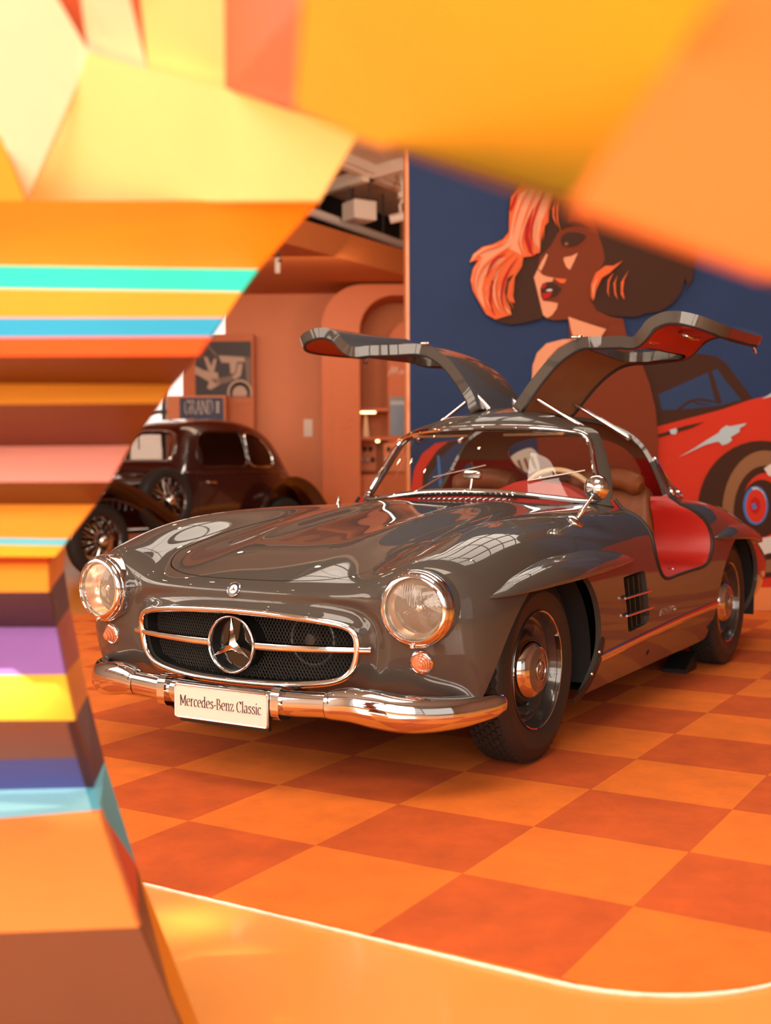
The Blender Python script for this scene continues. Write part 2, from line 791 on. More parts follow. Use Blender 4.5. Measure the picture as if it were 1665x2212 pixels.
win2 = hall_box('window_4', 7.45, 7.5, -7.72, -7.66, 1.4, 5.2, M_STEEL)
for d_ in np.linspace(-1.4, 7.4, 9):
    hall_box('mullion', d_ - .04, d_ + .04, -7.72, -7.66, 1.4, 5.2, M_STEEL, parent=win2)
for z_ in (1.45, 2.6, 3.8, 5.1):
    hall_box('transom', -1.5, 7.5, -7.72, -7.66, z_ - .035, z_ + .035, M_STEEL, parent=win2)
# ================================================================== the grey coupe
coupe = empty('coupe')
tag(coupe, 'dark grey vintage sports coupe with both upward-hinged doors open on checkered carpet', 'car')

M_PAINT = mat('grey_paint', (0.058, 0.050, 0.043), rough=0.6, coat=1.0, coat_rough=0.004, spec=0.15)
M_CHROME = mat('chrome', (0.72, 0.75, 0.78), rough=0.05, metal=1.0)
M_CHROME_SOFT = mat('satin_chrome', (0.66, 0.66, 0.66), rough=0.16, metal=1.0)
M_RUBBER = mat('tyre_rubber', (0.018, 0.017, 0.016), rough=0.62, noise=0.15, nscale=30, bump=0.2, bscale=400)
M_BLACK = mat('black_trim', (0.010, 0.010, 0.010), rough=0.45)
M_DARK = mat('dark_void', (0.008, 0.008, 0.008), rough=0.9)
M_RED = mat('red_leather', (0.40, 0.014, 0.008), rough=0.42, noise=0.10, nscale=5, bump=0.25, bscale=300)
M_TAN = mat('tan_cloth', (0.26, 0.135, 0.065), rough=0.85, noise=0.08, nscale=6, bump=0.3, bscale=700)
M_BROWN = mat('cognac_leather', (0.20, 0.055, 0.014), rough=0.5, noise=0.18, nscale=7, bump=0.3, bscale=250)
M_CREAM = mat('cream_enamel', (0.62, 0.45, 0.28), rough=0.3, coat=0.5)
M_GLASS = glass_mat('window_glass', (0.86, 0.84, 0.80), 0.45)


def grid_cage():
    """half cage of the lower body, later mirrored: top grid, side grid, nose grid, tail grid"""
    # station: x, [(y, z) x 6 over the top], [(y, z) x 5 down the side]
    st = [
        (0.50, [(0, .745), (.22, .742), (.41, .728), (.53, .752), (.645, .779), (.755, .745)], [(.825, .655), (.838, .545), (.835, .42), (.815, .30), (.77, .20)]),
        (0.32, [(0, .782), (.22, .780), (.42, .762), (.54, .795), (.648, .826), (.765, .79)], [(.838, .695), (.855, .57), (.855, .43), (.835, .30), (.785, .185)]),
        (0.10, [(0, .815), (.22, .812), (.43, .795), (.55, .832), (.655, .857), (.775, .815)], [(.846, .715), (.866, .585), (.862, .44), (.838, .30), (.785, .18)]),
        (-0.15, [(0, .843), (.22, .842), (.44, .826), (.56, .852), (.66, .870), (.775, .83)], [(.845, .73), (.865, .60), (.858, .445), (.835, .305), (.78, .178)]),
        (-0.45, [(0, .873), (.22, .872), (.45, .856), (.57, .866), (.665, .873), (.77, .836)], [(.835, .74), (.852, .61), (.848, .45), (.826, .31), (.775, .176)]),
        (-0.80, [(0, .893), (.22, .890), (.45, .878), (.57, .878), (.662, .868), (.76, .832)], [(.825, .745), (.84, .615), (.838, .455), (.82, .315), (.77, .175)]),
        (-1.10, [(0, .905), (.22, .900), (.44, .89), (.56, .884), (.655, .864), (.752, .83)], [(.818, .745), (.833, .62), (.832, .46), (.817, .32), (.768, .175)]),
        (-1.50, [(0, .93), (.22, .922), (.44, .90), (.56, .885), (.652, .864), (.75, .832)], [(.818, .75), (.833, .62), (.832, .46), (.817, .32), (.768, .176)]),
        (-1.85, [(0, .93), (.22, .922), (.44, .90), (.56, .884), (.66, .868), (.765, .836)], [(.832, .75), (.846, .62), (.842, .46), (.826, .32), (.775, .18)]),
        (-2.15, [(0, .915), (.22, .907), (.44, .888), (.565, .876), (.67, .868), (.782, .828)], [(.848, .735), (.862, .61), (.855, .455), (.835, .32), (.78, .19)]),
        (-2.45, [(0, .878), (.22, .872), (.44, .855), (.56, .85), (.668, .842), (.782, .795)], [(.848, .70), (.864, .58), (.858, .445), (.836, .32), (.785, .205)]),
        (-2.75, [(0, .818), (.22, .812), (.43, .797), (.55, .793), (.652, .78), (.765, .733)], [(.832, .645), (.85, .54), (.845, .43), (.822, .325), (.772, .225)]),
        (-3.05, [(0, .742), (.22, .736), (.42, .722), (.53, .712), (.63, .695), (.732, .652)], [(.798, .575), (.815, .495), (.808, .41), (.785, .33), (.74, .25)]),
        (-3.32, [(0, .655), (.21, .65), (.40, .635), (.51, .622), (.60, .602), (.69, .566)], [(.745, .51), (.758, .45), (.75, .39), (.73, .335), (.69, .28)]),
    ]
    front = [  # rows downwards, columns from the middle outwards: (x, y, z)
        [(.722, 0, .664), (.716, .22, .662), (.672, .41, .668), (.640, .53, .706), (.622, .645, .732), (.578, .75, .705)],
        [(.752, 0, .612), (.745, .22, .610), (.698, .41, .602), (.668, .53, .612), (.655, .65, .618), (.602, .768, .612)],
        [(.755, 0, .548), (.747, .22, .546), (.698, .41, .530), (.662, .53, .520), (.650, .65, .520), (.605, .772, .522)],
        [(.748, 0, .455), (.740, .22, .455), (.690, .41, .446), (.652, .53, .440), (.640, .65, .440), (.596, .774, .440)],
        [(.742, 0, .358), (.733, .22, .360), (.680, .41, .366), (.636, .53, .362), (.618, .65, .360), (.572, .768, .362)],
        [(.700, 0, .296), (.692, .22, .298), (.640, .41, .305), (.600, .53, .300), (.580, .65, .297), (.535, .755, .297)],
    ]
    tail = [
        None,
        [(-3.57, 0, .53), (-3.565, .20, .527), (-3.545, .38, .518), (-3.52, .48, .51), (-3.49, .565, .50), (-3.42, .65, .475)],
        [(-3.64, 0, .45), (-3.635, .20, .447), (-3.615, .38, .445), (-3.585, .48, .44), (-3.55, .57, .435), (-3.475, .665, .425)],
        [(-3.64, 0, .38), (-3.635, .20, .38), (-3.615, .38, .38), (-3.585, .48, .378), (-3.55, .57, .376), (-3.475, .662, .375)],
        [(-3.60, 0, .33), (-3.595, .20, .33), (-3.575, .38, .33), (-3.545, .48, .33), (-3.51, .56, .33), (-3.44, .645, .332)],
        [(-3.53, 0, .29), (-3.525, .20, .29), (-3.505, .38, .29), (-3.475, .48, .29), (-3.44, .55, .29), (-3.38, .62, .295)],
    ]
    tail[0] = [(-3.50, 0, .585), (-3.495, .20, .581), (-3.475, .385, .57), (-3.455, .49, .56), (-3.43, .575, .545), (-3.385, .655, .52)]
    tail_side = [tail[k][5] for k in range(6)]
    V, idx = [], {}

    def add(key, p):
        if key not in idx:
            idx[key] = len(V)
            V.append(p)
        return idx[key]
    nT = len(st) + 2
    for j in range(6):
        add(('T', 0, j), front[0][j])
        for i, s in enumerate(st):
            add(('T', i + 1, j), (s[0], *s[1][j]))
        add(('T', nT - 1, j), tail[0][j])
    for k in range(1, 6):
        add(('S', 0, k), front[k][5])
        for i, s in enumerate(st):
            add(('S', i + 1, k), (s[0], *s[2][k - 1]))
        add(('S', nT - 1, k), tail_side[k])
        for j in range(5):
            add(('F', k, j), front[k][j])
            add(('R', k, j), tail[k][j])
    T = lambda i, j: idx[('T', i, j)]
    S = lambda i, k: T(i, 5) if k == 0 else idx[('S', i, k)]
    Fr = lambda k, j: T(0, j) if k == 0 else (S(0, k) if j == 5 else idx[('F', k, j)])
    Re = lambda k, j: T(nT - 1, j) if k == 0 else (S(nT - 1, k) if j == 5 else idx[('R', k, j)])
    Q = []
    for i in range(nT - 1):
        for j in range(5):
            Q.append((T(i, j), T(i, j + 1), T(i + 1, j + 1), T(i + 1, j)))
            Q.append((S(i, j), S(i, j + 1), S(i + 1, j + 1), S(i + 1, j)))
    for k in range(5):
        for j in range(5):
            Q.append((Fr(k, j), Fr(k + 1, j), Fr(k + 1, j + 1), Fr(k, j + 1)))
            Q.append((Re(k, j), Re(k, j + 1), Re(k + 1, j + 1), Re(k + 1, j)))
    V = np.array(V, float)
    n = len(V)
    mir = np.arange(n)
    extra = []
    for i in range(n):
        if abs(V[i, 1]) > 1e-6:
            mir[i] = n + len(extra)
            extra.append(V[i] * np.array([1, -1, 1]))
    V = np.vstack([V, np.array(extra)])
    Q = Q + [tuple(mir[i] for i in reversed(q)) for q in Q]
    return V, Q


def smooth01(t):
    t = np.clip(t, 0, 1)
    return t * t * (3 - 2 * t)


cageV, cageF = grid_cage()
bodyV, bodyF = cc_surface(cageV, cageF, 4, fit=5)
# the two power bulges on the bonnet
_x, _y, _z = bodyV[:, 0], bodyV[:, 1], bodyV[:, 2]
_up = smooth01((_z - 0.66) / 0.08)
_ramp = smooth01((0.52 - _x) / 0.55) * smooth01((_x + 0.98) / 0.45)
bodyV[:, 2] += 0.024 * _ramp * _up * np.exp(-((np.abs(_y) - 0.245 - 0.03 * (0.3 - _x)) / 0.075) ** 2)
def poly_fn(poly, sel=(0, 2)):
    """signed distance-like function of a closed 2d polygon: > 0 outside"""
    Pq = np.asarray(poly, float)

    def g(V):
        X = V[:, sel[0]]
        Z = V[:, sel[1]]
        best = np.full(len(V), 1e9)
        ins = np.zeros(len(V), bool)
        n = len(Pq)
        for i in range(n):
            a, b = Pq[i], Pq[(i + 1) % n]
            e = b - a
            L = e @ e + 1e-15
            t = np.clip(((X - a[0]) * e[0] + (Z - a[1]) * e[1]) / L, 0, 1)
            d = np.hypot(X - a[0] - t * e[0], Z - a[1] - t * e[1])
            best = np.minimum(best, d)
            c = ((a[1] > Z) != (b[1] > Z))
            with np.errstate(divide='ignore', invalid='ignore'):
                xi = (b[0] - a[0]) * (Z - a[1]) / (b[1] - a[1] + 1e-15) + a[0]
            ins ^= c & (X < xi)
        return np.where(ins, -best, best)
    return g


# the grille mouth, in front view (y, z)
MOUTH = [(0, .578), (.15, .575), (.30, .564), (.38, .553), (.425, .542), (.447, .527), (.453, .502), (.450, .46), (.440, .418), (.420, .386), (.375, .365), (.28, .350), (.15, .341), (0, .338)]
mouth_half = spline(MOUTH, 60)
mouth_loop = np.vstack([mouth_half, (mouth_half * np.array([-1, 1]))[::-1][1:-1]])
g_mouth2 = poly_fn(mouth_loop, sel=(1, 2))
g_mouth = lambda V: np.where(V[:, 0] > 0.45, g_mouth2(V), 1.0)

# rolled lip round the mouth and the shallow trough outside it
_md = g_mouth2(bodyV)
_w = smooth01((bodyV[:, 0] - 0.50) / 0.10) * (_md > -0.05)
bodyV[:, 0] += _w * (0.015 * np.exp(-(_md / 0.020) ** 2) - 0.010 * np.exp(-((_md - 0.052) / 0.024) ** 2))
MASTER = Surf(bodyV, bodyF)

FZ = 0.329   # hub height


def arch_fn(cx, table):
    ang = np.radians([a for a, _ in table])
    rad = np.array([r for _, r in table])

    def g(V):
        dx, dz = V[:, 0] - cx, V[:, 2] - FZ
        a = np.arctan2(dz, dx)
        a = np.where(a < -PI / 2, a + 2 * PI, a)
        r = np.interp(a, ang, rad)
        d = np.hypot(dx, dz) - r
        return np.where((np.abs(V[:, 1]) > 0.50) , d, 1.0)
    return g


def smooth_table(tab, n=60):
    p = spline([(a, r * 100) for a, r in tab], n)
    return [(a, r / 100) for a, r in p]


ARCH_F = smooth_table([(-95, .62), (-45, .60), (-20, .575), (0, .53), (20, .472), (40, .425), (60, .392), (90, .365), (120, .375), (150, .395), (175, .405), (195, .408), (225, .42), (270, .45)])
ARCH_R = smooth_table([(-95, .45), (-30, .42), (0, .405), (30, .395), (60, .375), (90, .36), (120, .372), (150, .392), (180, .405), (210, .42), (270, .45)])
g_archF = arch_fn(0.0, ARCH_F)
g_archR = arch_fn(-2.4, ARCH_R)


# outline of the door cut in side view (x, z): lower body part and the part in the greenhouse
DOOR_LOW = [(-1.060, .90), (-1.058, .80), (-1.060, .72), (-1.075, .665), (-1.115, .612), (-1.17, .568), (-1.235, .552), (-1.40, .556), (-1.62, .562), (-1.76, .568), (-1.825, .588), (-1.868, .635), (-1.878, .70), (-1.862, .765), (-1.835, .82), (-1.815, .86), (-1.812, .90)]
door_low_curve = spline(DOOR_LOW, 70)
DOOR_UP = [(-1.812, .90), (-1.835, .96), (-1.86, 1.05), (-1.865, 1.13), (-1.84, 1.215), (-1.79, 1.36), (-1.26, 1.36), (-1.255, 1.20), (-1.20, 1.10), (-1.13, .985), (-1.085, .915), (-1.066, .88), (-1.060, .80), (-1.812, .80)]
g_door_low = poly_fn(door_low_curve)


def only_side(g, ymin):
    return lambda V: np.where(np.abs(V[:, 1]) > ymin, g(V), 1.0)


def hood_g(V, gap=0.0):
    x, y = V[:, 0], np.abs(V[:, 1])
    # rounded outline: > 0 inside the bonnet
    half = np.interp(x, [-0.95, -0.80, -0.3, 0.2, 0.55], [0.50, 0.505, 0.500, 0.485, 0.468])
    xf = 0.700 - 0.16 * (y / 0.47) ** 3.0
    xr = -0.815 - 0.05 * (y / 0.5) ** 2
    a = half - y
    b = xf - x
    c = x - xr
    r = 0.09
    # smooth intersection
    def sm(p, q):
        return np.where((p < r) & (q < r), r - np.hypot(r - p, r - q), np.minimum(p, q))
    v = np.minimum(sm(a, b), sm(a, c))
    v = np.where(V[:, 2] > 0.55, v, -1.0)
    return v - gap


def cockpit_g(V):
    x, y = V[:, 0], np.abs(V[:, 1])
    xf = -0.925 - 0.13 * (y / 0.6) ** 2
    xr = -2.40 + 0.25 * (y / 0.6) ** 2
    ins = np.minimum(np.minimum(xf - x, x - xr), 0.625 - y)
    return np.where(V[:, 2] > 0.8, -ins, 1.0)


# side vents
VENT = [(-.640, .606), (-.80, .612), (-.90, .613), (-.925, .60), (-.965, .50), (-.995, .41), (-.985, .39), (-.95, .383), (-.80, .377), (-.74, .376), (-.722, .39), (-.69, .47), (-.645, .58)]
vent_loop = polyline(VENT, 60, closed=True)
g_vent = only_side(poly_fn(vent_loop), 0.7)

bod = MASTER.clip(g_archF).clip(g_archR).clip(g_mouth).clip(only_side(g_door_low, 0.55)).clip(cockpit_g).clip(g_vent)
shell = bod.clip(lambda V: -hood_g(V, -0.0025))
body = surf_obj('body_shell', shell, M_PAINT, coupe, thick=0.022)
hood_s = bod.clip(lambda V: hood_g(V, 0.0025))
hood = surf_obj('bonnet', hood_s, M_PAINT, coupe, thick=0.02)
# ------------------------------------------------------------------ greenhouse
GH = [
    [(-.895, 0, .925), (-.915, .24, .918), (-.962, .43, .905), (-1.035, .612, .878), (-1.07, .652, .868), (-1.10, .680, .855)],
    [(-.985, 0, 1.085), (-1.005, .235, 1.078), (-1.055, .415, 1.06), (-1.130, .577, 1.03), (-1.165, .618, .985), (-1.17, .672, .855)],
    [(-1.085, 0, 1.236), (-1.110, .23, 1.228), (-1.165, .405, 1.212), (-1.248, .523, 1.176), (-1.275, .587, 1.03), (-1.26, .668, .858)],
    [(-1.20, 0, 1.296), (-1.225, .24, 1.283), (-1.28, .405, 1.240), (-1.35, .520, 1.180), (-1.38, .590, 1.03), (-1.37, .666, .86)],
    [(-1.40, 0, 1.332), (-1.42, .25, 1.314), (-1.46, .405, 1.264), (-1.50, .522, 1.182), (-1.53, .592, 1.03), (-1.53, .664, .86)],
    [(-1.65, 0, 1.330), (-1.66, .25, 1.312), (-1.68, .405, 1.262), (-1.71, .520, 1.178), (-1.73, .592, 1.03), (-1.73, .664, .86)],
    [(-1.90, 0, 1.280), (-1.905, .24, 1.262), (-1.92, .385, 1.215), (-1.94, .488, 1.140), (-1.955, .572, 1.01), (-1.96, .658, .86)],
    [(-2.12, 0, 1.182), (-2.12, .22, 1.166), (-2.125, .36, 1.128), (-2.13, .460, 1.062), (-2.14, .545, .965), (-2.15, .635, .86)],
    [(-2.32, 0, 1.062), (-2.315, .20, 1.05), (-2.31, .335, 1.02), (-2.30, .430, .975), (-2.29, .512, .91), (-2.30, .60, .855)],
    [(-2.48, 0, .945), (-2.47, .19, .935), (-2.455, .32, .915), (-2.44, .415, .892), (-2.42, .498, .872), (-2.42, .575, .845)],
    [(-2.58, 0, .845), (-2.57, .19, .84), (-2.55, .32, .835), (-2.53, .42, .83), (-2.51, .505, .825), (-2.50, .575, .82)],
]


def gh_cage():
    V, Q = [], []
    R = len(GH)
    cols = list(range(-5, 6))
    for r in GH:
        for c in cols:
            p = r[abs(c)]
            V.append((p[0], p[1] if c >= 0 else -p[1], p[2]))
    n = len(cols)
    for i in range(R - 1):
        for j in range(n - 1):
            Q.append((i * n + j, i * n + j + 1, (i + 1) * n + j + 1, (i + 1) * n + j))
    return V, Q


ghV, ghF = gh_cage()
ghV, ghF = cc_surface(ghV, ghF, 4, fit=5)
GHS = Surf(ghV, ghF)


def sym_loop(half, n=60):
    h = spline(half, n)
    return np.vstack([h, (h * np.array([-1, 1]))[::-1][1:-1]])


WS = sym_loop([(0, 1.224), (.16, 1.221), (.30, 1.213), (.405, 1.200), (.462, 1.186), (.492, 1.158), (.513, 1.11), (.540, 1.040), (.582, .945), (.594, .912), (.584, .895), (.55, .892), (.40, .908), (.20, .930), (0, .937)], 80)
RW = sym_loop([(0, 1.226), (.15, 1.219), (.27, 1.195), (.345, 1.15), (.372, 1.09), (.362, 1.025), (.31, .985), (.18, .982), (0, .985)], 50)
_ws = poly_fn(WS, sel=(1, 2))
_rw = poly_fn(RW, sel=(1, 2))
g_ws = lambda V: np.where(V[:, 0] > -1.30, _ws(V), 1.0)
g_rw = lambda V: np.where(V[:, 0] < -1.93, _rw(V), 1.0)
QW = spline([(-1.905, .905), (-1.925, 1.00), (-1.952, 1.075), (-1.985, 1.085), (-2.06, 1.035), (-2.15, .955), (-2.185, .915), (-2.15, .893), (-2.02, .888), (-1.925, .89)], 50, closed=True)
g_qw = only_side(poly_fn(QW), 0.40)
g_du = only_side(poly_fn(polyline(DOOR_UP, 80, closed=True)), 0.112)

ws_glass = GHS.clip(lambda V: -g_ws(V))
ws_frame_loop = ws_glass.V[max(ws_glass.boundary(), key=len)]
ws_frame_n = ws_glass.N[max(ws_glass.boundary(), key=len)]
rw_glass = GHS.clip(lambda V: -g_rw(V))
qw_glass = GHS.clip(lambda V: -g_qw(V))
roof_s = GHS.clip(g_ws).clip(g_rw).clip(g_qw).clip(g_du)
roof = surf_obj('roof_shell', roof_s, M_PAINT, coupe, thick=0.02)


def resample_loop(L, n):
    L = np.asarray(L)
    return polyline(L, n, closed=True)


def smooth_loop(L, it=3):
    L = np.array(L)
    for _ in range(it):
        L = 0.5 * L + 0.25 * (np.roll(L, 1, 0) + np.roll(L, -1, 0))
    return L


def frame_tube(name, s, r, material, parent, out=0.0, n=120, rb=None):
    loop = max(s.boundary(), key=len)
    Pq = smooth_loop(resample_loop(s.V[loop], n), 2)
    Nq = resample_loop(s.N[loop], n)
    Nq /= np.linalg.norm(Nq, axis=1, keepdims=True)
    V, F = sweep(Pq + Nq * out, circ(r, 8, rb), closed=True, up=Nq)
    return mesh_obj(name, V, F, material, parent)


frame_tube('windscreen_trim', ws_glass, 0.010, M_CHROME, coupe, out=0.006, n=220, rb=0.0125)
g0 = surf_obj('windscreen', ws_glass, M_GLASS, coupe)
frame_tube('rear_window_trim', rw_glass, 0.008, M_CHROME, coupe, out=0.004, n=120)
surf_obj('rear_window', rw_glass, M_GLASS, coupe)
for side in (1, -1):
    q = qw_glass.clip(lambda V: V[:, 1] * side)
    frame_tube('quarter_window_trim', q, 0.009, M_CHROME, coupe, out=0.005, n=80)
    surf_obj('quarter_window', q, M_GLASS, coupe)

# headliner and inner trim: the shell again, a little smaller, seen from inside
inner = Surf(roof_s.V - roof_s.N * 0.024, [tuple(reversed(f)) for f in roof_s.F], -roof_s.N)
surf_obj('headliner', inner.clip(lambda V: V[:, 2] - 1.085), M_TAN, coupe)
surf_obj('pillar_trim', inner.clip(lambda V: 1.085 - V[:, 2]), M_RED, coupe)

# ------------------------------------------------------------------ gullwing doors
DPROF = {  # closed position, key points from hinge to lower edge: (y, z)
    -1.00: [(.105, 1.312), (.20, 1.298), (.30, 1.276), (.40, 1.242), (.482, 1.196), (.528, 1.14), (.570, 1.04), (.613, .945), (.636, .882), (.672, .862), (.728, .846), (.782, .797), (.812, .735), (.827, .665), (.832, .61), (.832, .552)],
    -1.45: [(.105, 1.329), (.20, 1.320), (.30, 1.298), (.405, 1.262), (.484, 1.210), (.532, 1.155), (.577, 1.05), (.620, .945), (.644, .882), (.680, .864), (.732, .848), (.782, .802), (.811, .74), (.827, .665), (.832, .61), (.832, .552)],
    -1.90: [(.105, 1.292), (.20, 1.283), (.30, 1.261), (.385, 1.226), (.462, 1.180), (.508, 1.125), (.556, 1.03), (.606, .945), (.642, .886), (.690, .868), (.748, .848), (.800, .802), (.832, .74), (.847, .665), (.850, .61), (.848, .552)],
}
_dk = sorted(DPROF)
NT = 15.0
_dprof = {k: spline(DPROF[k], 1501) for k in _dk}
# key parameter -> arclength fraction
_key_t = {}
for k in _dk:
    A = np.array(DPROF[k])
    l = np.concatenate([[0], np.cumsum(np.linalg.norm(np.diff(A, axis=0), axis=1))])
    _key_t[k] = l / l[-1]


def door_point(x, t):
    """t: key index 0..15; quadratic blend of the three stations along x"""
    X = np.asarray(x, float)
    T_ = np.asarray(t, float)
    pts = []
    for k in _dk:
        f = np.interp(T_, np.arange(16), _key_t[k]) * 1500
        pts.append(np.stack([np.interp(f, np.arange(1501), _dprof[k][:, c]) for c in range(2)], -1))
    a, b, c = _dk
    la = (X - b) * (X - c) / ((a - b) * (a - c))
    lb = (X - a) * (X - c) / ((b - a) * (b - c))
    lc = (X - a) * (X - b) / ((c - a) * (c - b))
    yz = pts[0] * la[..., None] + pts[1] * lb[..., None] + pts[2] * lc[..., None]
    return np.concatenate([X[..., None], yz], -1)


# outline and window of the door in (x, t)
D_OUT = [(-1.235, .0), (-1.80, .0), (-1.835, .7), (-1.855, 3), (-1.862, 5), (-1.857, 6), (-1.83, 7.2), (-1.810, 8.4), (-1.815, 9.5), (-1.838, 10.7), (-1.862, 11.8), (-1.872, 12.8), (-1.862, 13.7), (-1.825, 14.5), (-1.76, 14.95), (-1.60, 15), (-1.24, 15), (-1.175, 14.8), (-1.115, 14.15), (-1.08, 13.3), (-1.065, 12.2), (-1.064, 10.5), (-1.066, 9.2), (-1.085, 8.1), (-1.135, 6.9), (-1.20, 5.8), (-1.25, 4.6), (-1.258, 3), (-1.25, .8)]
D_WIN = [(-1.29, 5.1), (-1.45, 4.75), (-1.70, 4.75), (-1.795, 5.0), (-1.812, 5.7), (-1.795, 6.8), (-1.772, 7.75), (-1.74, 8.0), (-1.50, 8.05), (-1.19, 8.0), (-1.155, 7.85), (-1.165, 7.4), (-1.215, 6.3), (-1.265, 5.4)]
gx, gt = np.linspace(-1.03, -1.90, 88), np.linspace(0, 15, 151)
XX, TT = np.meshgrid(gx, gt, indexing='ij')
flatV = np.stack([XX.ravel(), TT.ravel() * 0.09, 0 * XX.ravel()], 1)
nt_ = len(gt)
flatF = [(i * nt_ + j, i * nt_ + j + 1, (i + 1) * nt_ + j + 1, (i + 1) * nt_ + j) for i in range(len(gx) - 1) for j in range(nt_ - 1)]
flat = Surf(flatV, flatF)
sc_ = lambda L: [(a, b * 0.09) for a, b in L]
g_dout = poly_fn(spline(sc_(D_OUT), 420, closed=True), sel=(0, 1))
g_dwin = poly_fn(spline(sc_(D_WIN), 90, closed=True), sel=(0, 1))


def door_map(s, off=0.0, flip=False):
    x, t = s.V[:, 0], np.clip(s.V[:, 1] / 0.09, 0, 15)
    Pm = door_point(x, t)
    e = 1e-3
    du = door_point(x - e, t) - door_point(x + e, t)
    dv = door_point(x, np.clip(t + 0.22, 0, 15)) - door_point(x, np.clip(t - 0.22, 0, 15))
    n = np.cross(dv, du)
    n /= np.linalg.norm(n, axis=1, keepdims=True)
    out = Surf.__new__(Surf)
    out.V = Pm + n * off
    out.N = -n if flip else n
    out.F = [tuple(reversed(f)) for f in s.F] if flip else list(s.F)
    return out


skin_f = flat.clip(lambda V: -g_dout(V)).clip(g_dwin)
win_f = flat.clip(lambda V: 0.006 - g_dwin(V))
inner_f = flat.clip(lambda V: -g_dout(V) - 0.016).clip(lambda V: g_dwin(V) - 0.012)
HINGE = np.array([-1.5, .100, 1.312])


def door_xf(s, side, ang):
    c, sn = math.cos(ang), math.sin(ang)
    R = np.array([[1, 0, 0], [0, c, -sn], [0, sn, c]])
    o = Surf.__new__(Surf)
    o.V = (s.V - HINGE) @ R.T + HINGE
    o.N = s.N @ R.T
    o.F = s.F
    return o if side > 0 else o.mirrored()


def door_pt(x, t, off, side, ang):
    f = Surf.__new__(Surf)
    f.V = np.array([[x, t * 0.09, 0.0]])
    f.F = []
    f.N = np.zeros((1, 3))
    return door_xf(door_map(f, off), side, ang).V[0]


M_SEAL = mat('door_seal_rubber', (0.015, 0.014, 0.014), rough=0.55)
for side, ang in ((1, math.radians(63.5)), (-1, math.radians(67))):
    # skin with a returned edge
    d = surf_obj('gullwing_door', door_xf(door_map(skin_f), side, ang), M_PAINT, coupe, thick=0.048)
    # inner face: tan roof lining, red lower card
    lin = door_xf(door_map(inner_f.clip(lambda V: 5.0 * 0.09 - V[:, 1]), -0.046, True), side, ang)
    surf_obj('roof_lining', lin, M_TAN, d)
    card = door_xf(door_map(inner_f.clip(lambda V: V[:, 1] - 5.0 * 0.09), -0.052, True), side, ang)
    surf_obj('door_card', card, M_RED, d)
    # window pane and its bright frame
    w = door_xf(door_map(win_f, -0.014), side, ang)
    surf_obj('window_pane', w, M_GLASS, d)
    # black seal round the inner edge
    seal_f = flat.clip(lambda V: -g_dout(V) - 0.008)
    sl = door_xf(door_map(seal_f, -0.049, True), side, ang)
    frame_tube('seal', sl, 0.008, M_SEAL, d, n=160)
    # door handle inside, latch, window catch, outside hinge caps
    a = door_pt(-1.33, 10.6, -0.05, side, ang)
    b = door_pt(-1.33, 11.6, -0.085, side, ang)
    c_ = door_pt(-1.42, 11.9, -0.085, side, ang)
    V, F = tube(spline([a, (a + b) / 2 + (b - c_) * .1, b, c_], 14), 0.009, 8)
    mesh_obj('inner_handle', V, F, M_CHROME_SOFT, d)
    p1, p2 = door_pt(-1.125, 8.7, -0.045, side, ang), door_pt(-1.25, 8.7, -0.045, side, ang)
    V, F = tube([p1, p1 * .7 + p2 * .3, p1 * .3 + p2 * .7, p2], 0.012, 8, scale=[.7, 1, 1, .7])
    mesh_obj('window_catch', V, F, M_CHROME, d)
    q = door_pt(-1.80, 14.4, -0.03, side, ang)
    V, F = box((0, 0, 0), (0.05, 0.04, 0.035), 0.006)
    mesh_obj('latch_block', np.array(V) + q, F, M_CHROME_SOFT, d)
    q1 = door_pt(-1.77, 14.6, -0.05, side, ang)
    V, F = tube(spline([q1, q1 + np.array([0, .0, -.03]), q1 + np.array([0.02, side * .012, -.04]), q1 + np.array([0.03, side * .01, -.022])], 10), 0.006, 6)
    mesh_obj('latch_hook', V, F, M_CHROME_SOFT, d)
    for (x_, t_) in ((-1.13, 6.2),):
        q = door_pt(x_ - 0.12, t_ - 1.6, 0.008, side, ang)
        V, F = box((0, 0, 0), (0.03, 0.045, 0.014), 0.005)
        mesh_obj('rain_cap', np.array(V) + q, F, M_CHROME_SOFT, d)
    # hinges on the roof spine and the two telescopic struts
    for xh in (-1.30, -1.74):
        h0 = np.array([xh, side * .070, 1.318])
        h1 = np.array([xh, side * .095, 1.345])
        h2 = door_pt(xh, 1.0, -0.02, side, ang)
        V, F = tube(spline([h0, h1, h2], 8), 0.012, 8, scale=[(1.5, .8)] * 8)
        mesh_obj('hinge', V, F, M_CHROME_SOFT, coupe)
        foot = np.array([xh - 0.03, side * .465, 1.185])
        top = door_pt(xh, .9, -0.065, side, ang)
        V, F = tube([foot, foot * .45 + top * .55], 0.013, 10)
        st = mesh_obj('door_strut', V, F, M_CHROME_SOFT, coupe)
        V, F = tube([foot * .47 + top * .53, top], 0.009, 10)
        mesh_obj('strut_rod', V, F, M_CHROME, st)
        V, F = lathe([(0, -.012), (.012, -.012), (.016, 0), (.012, .012), (0, .012)], 12, 'x', foot)
        mesh_obj('strut_ball', V, F, M_CHROME_SOFT, st)
# ------------------------------------------------------------------ probes on the body surface
from mathutils.bvhtree import BVHTree
BVH_BODY = BVHTree.FromPolygons([Vector(v) for v in MASTER.V], [tuple(int(i) for i in f) for f in MASTER.F])
BVH_GH = BVHTree.FromPolygons([Vector(v) for v in GHS.V], [tuple(int(i) for i in f) for f in GHS.F])


def cast(bvh, o, d):
    h = bvh.ray_cast(Vector(o), Vector(d).normalized())
    if h[0] is None:
        return None, None
    n = np.array(h[1])
    return np.array(h[0]), n


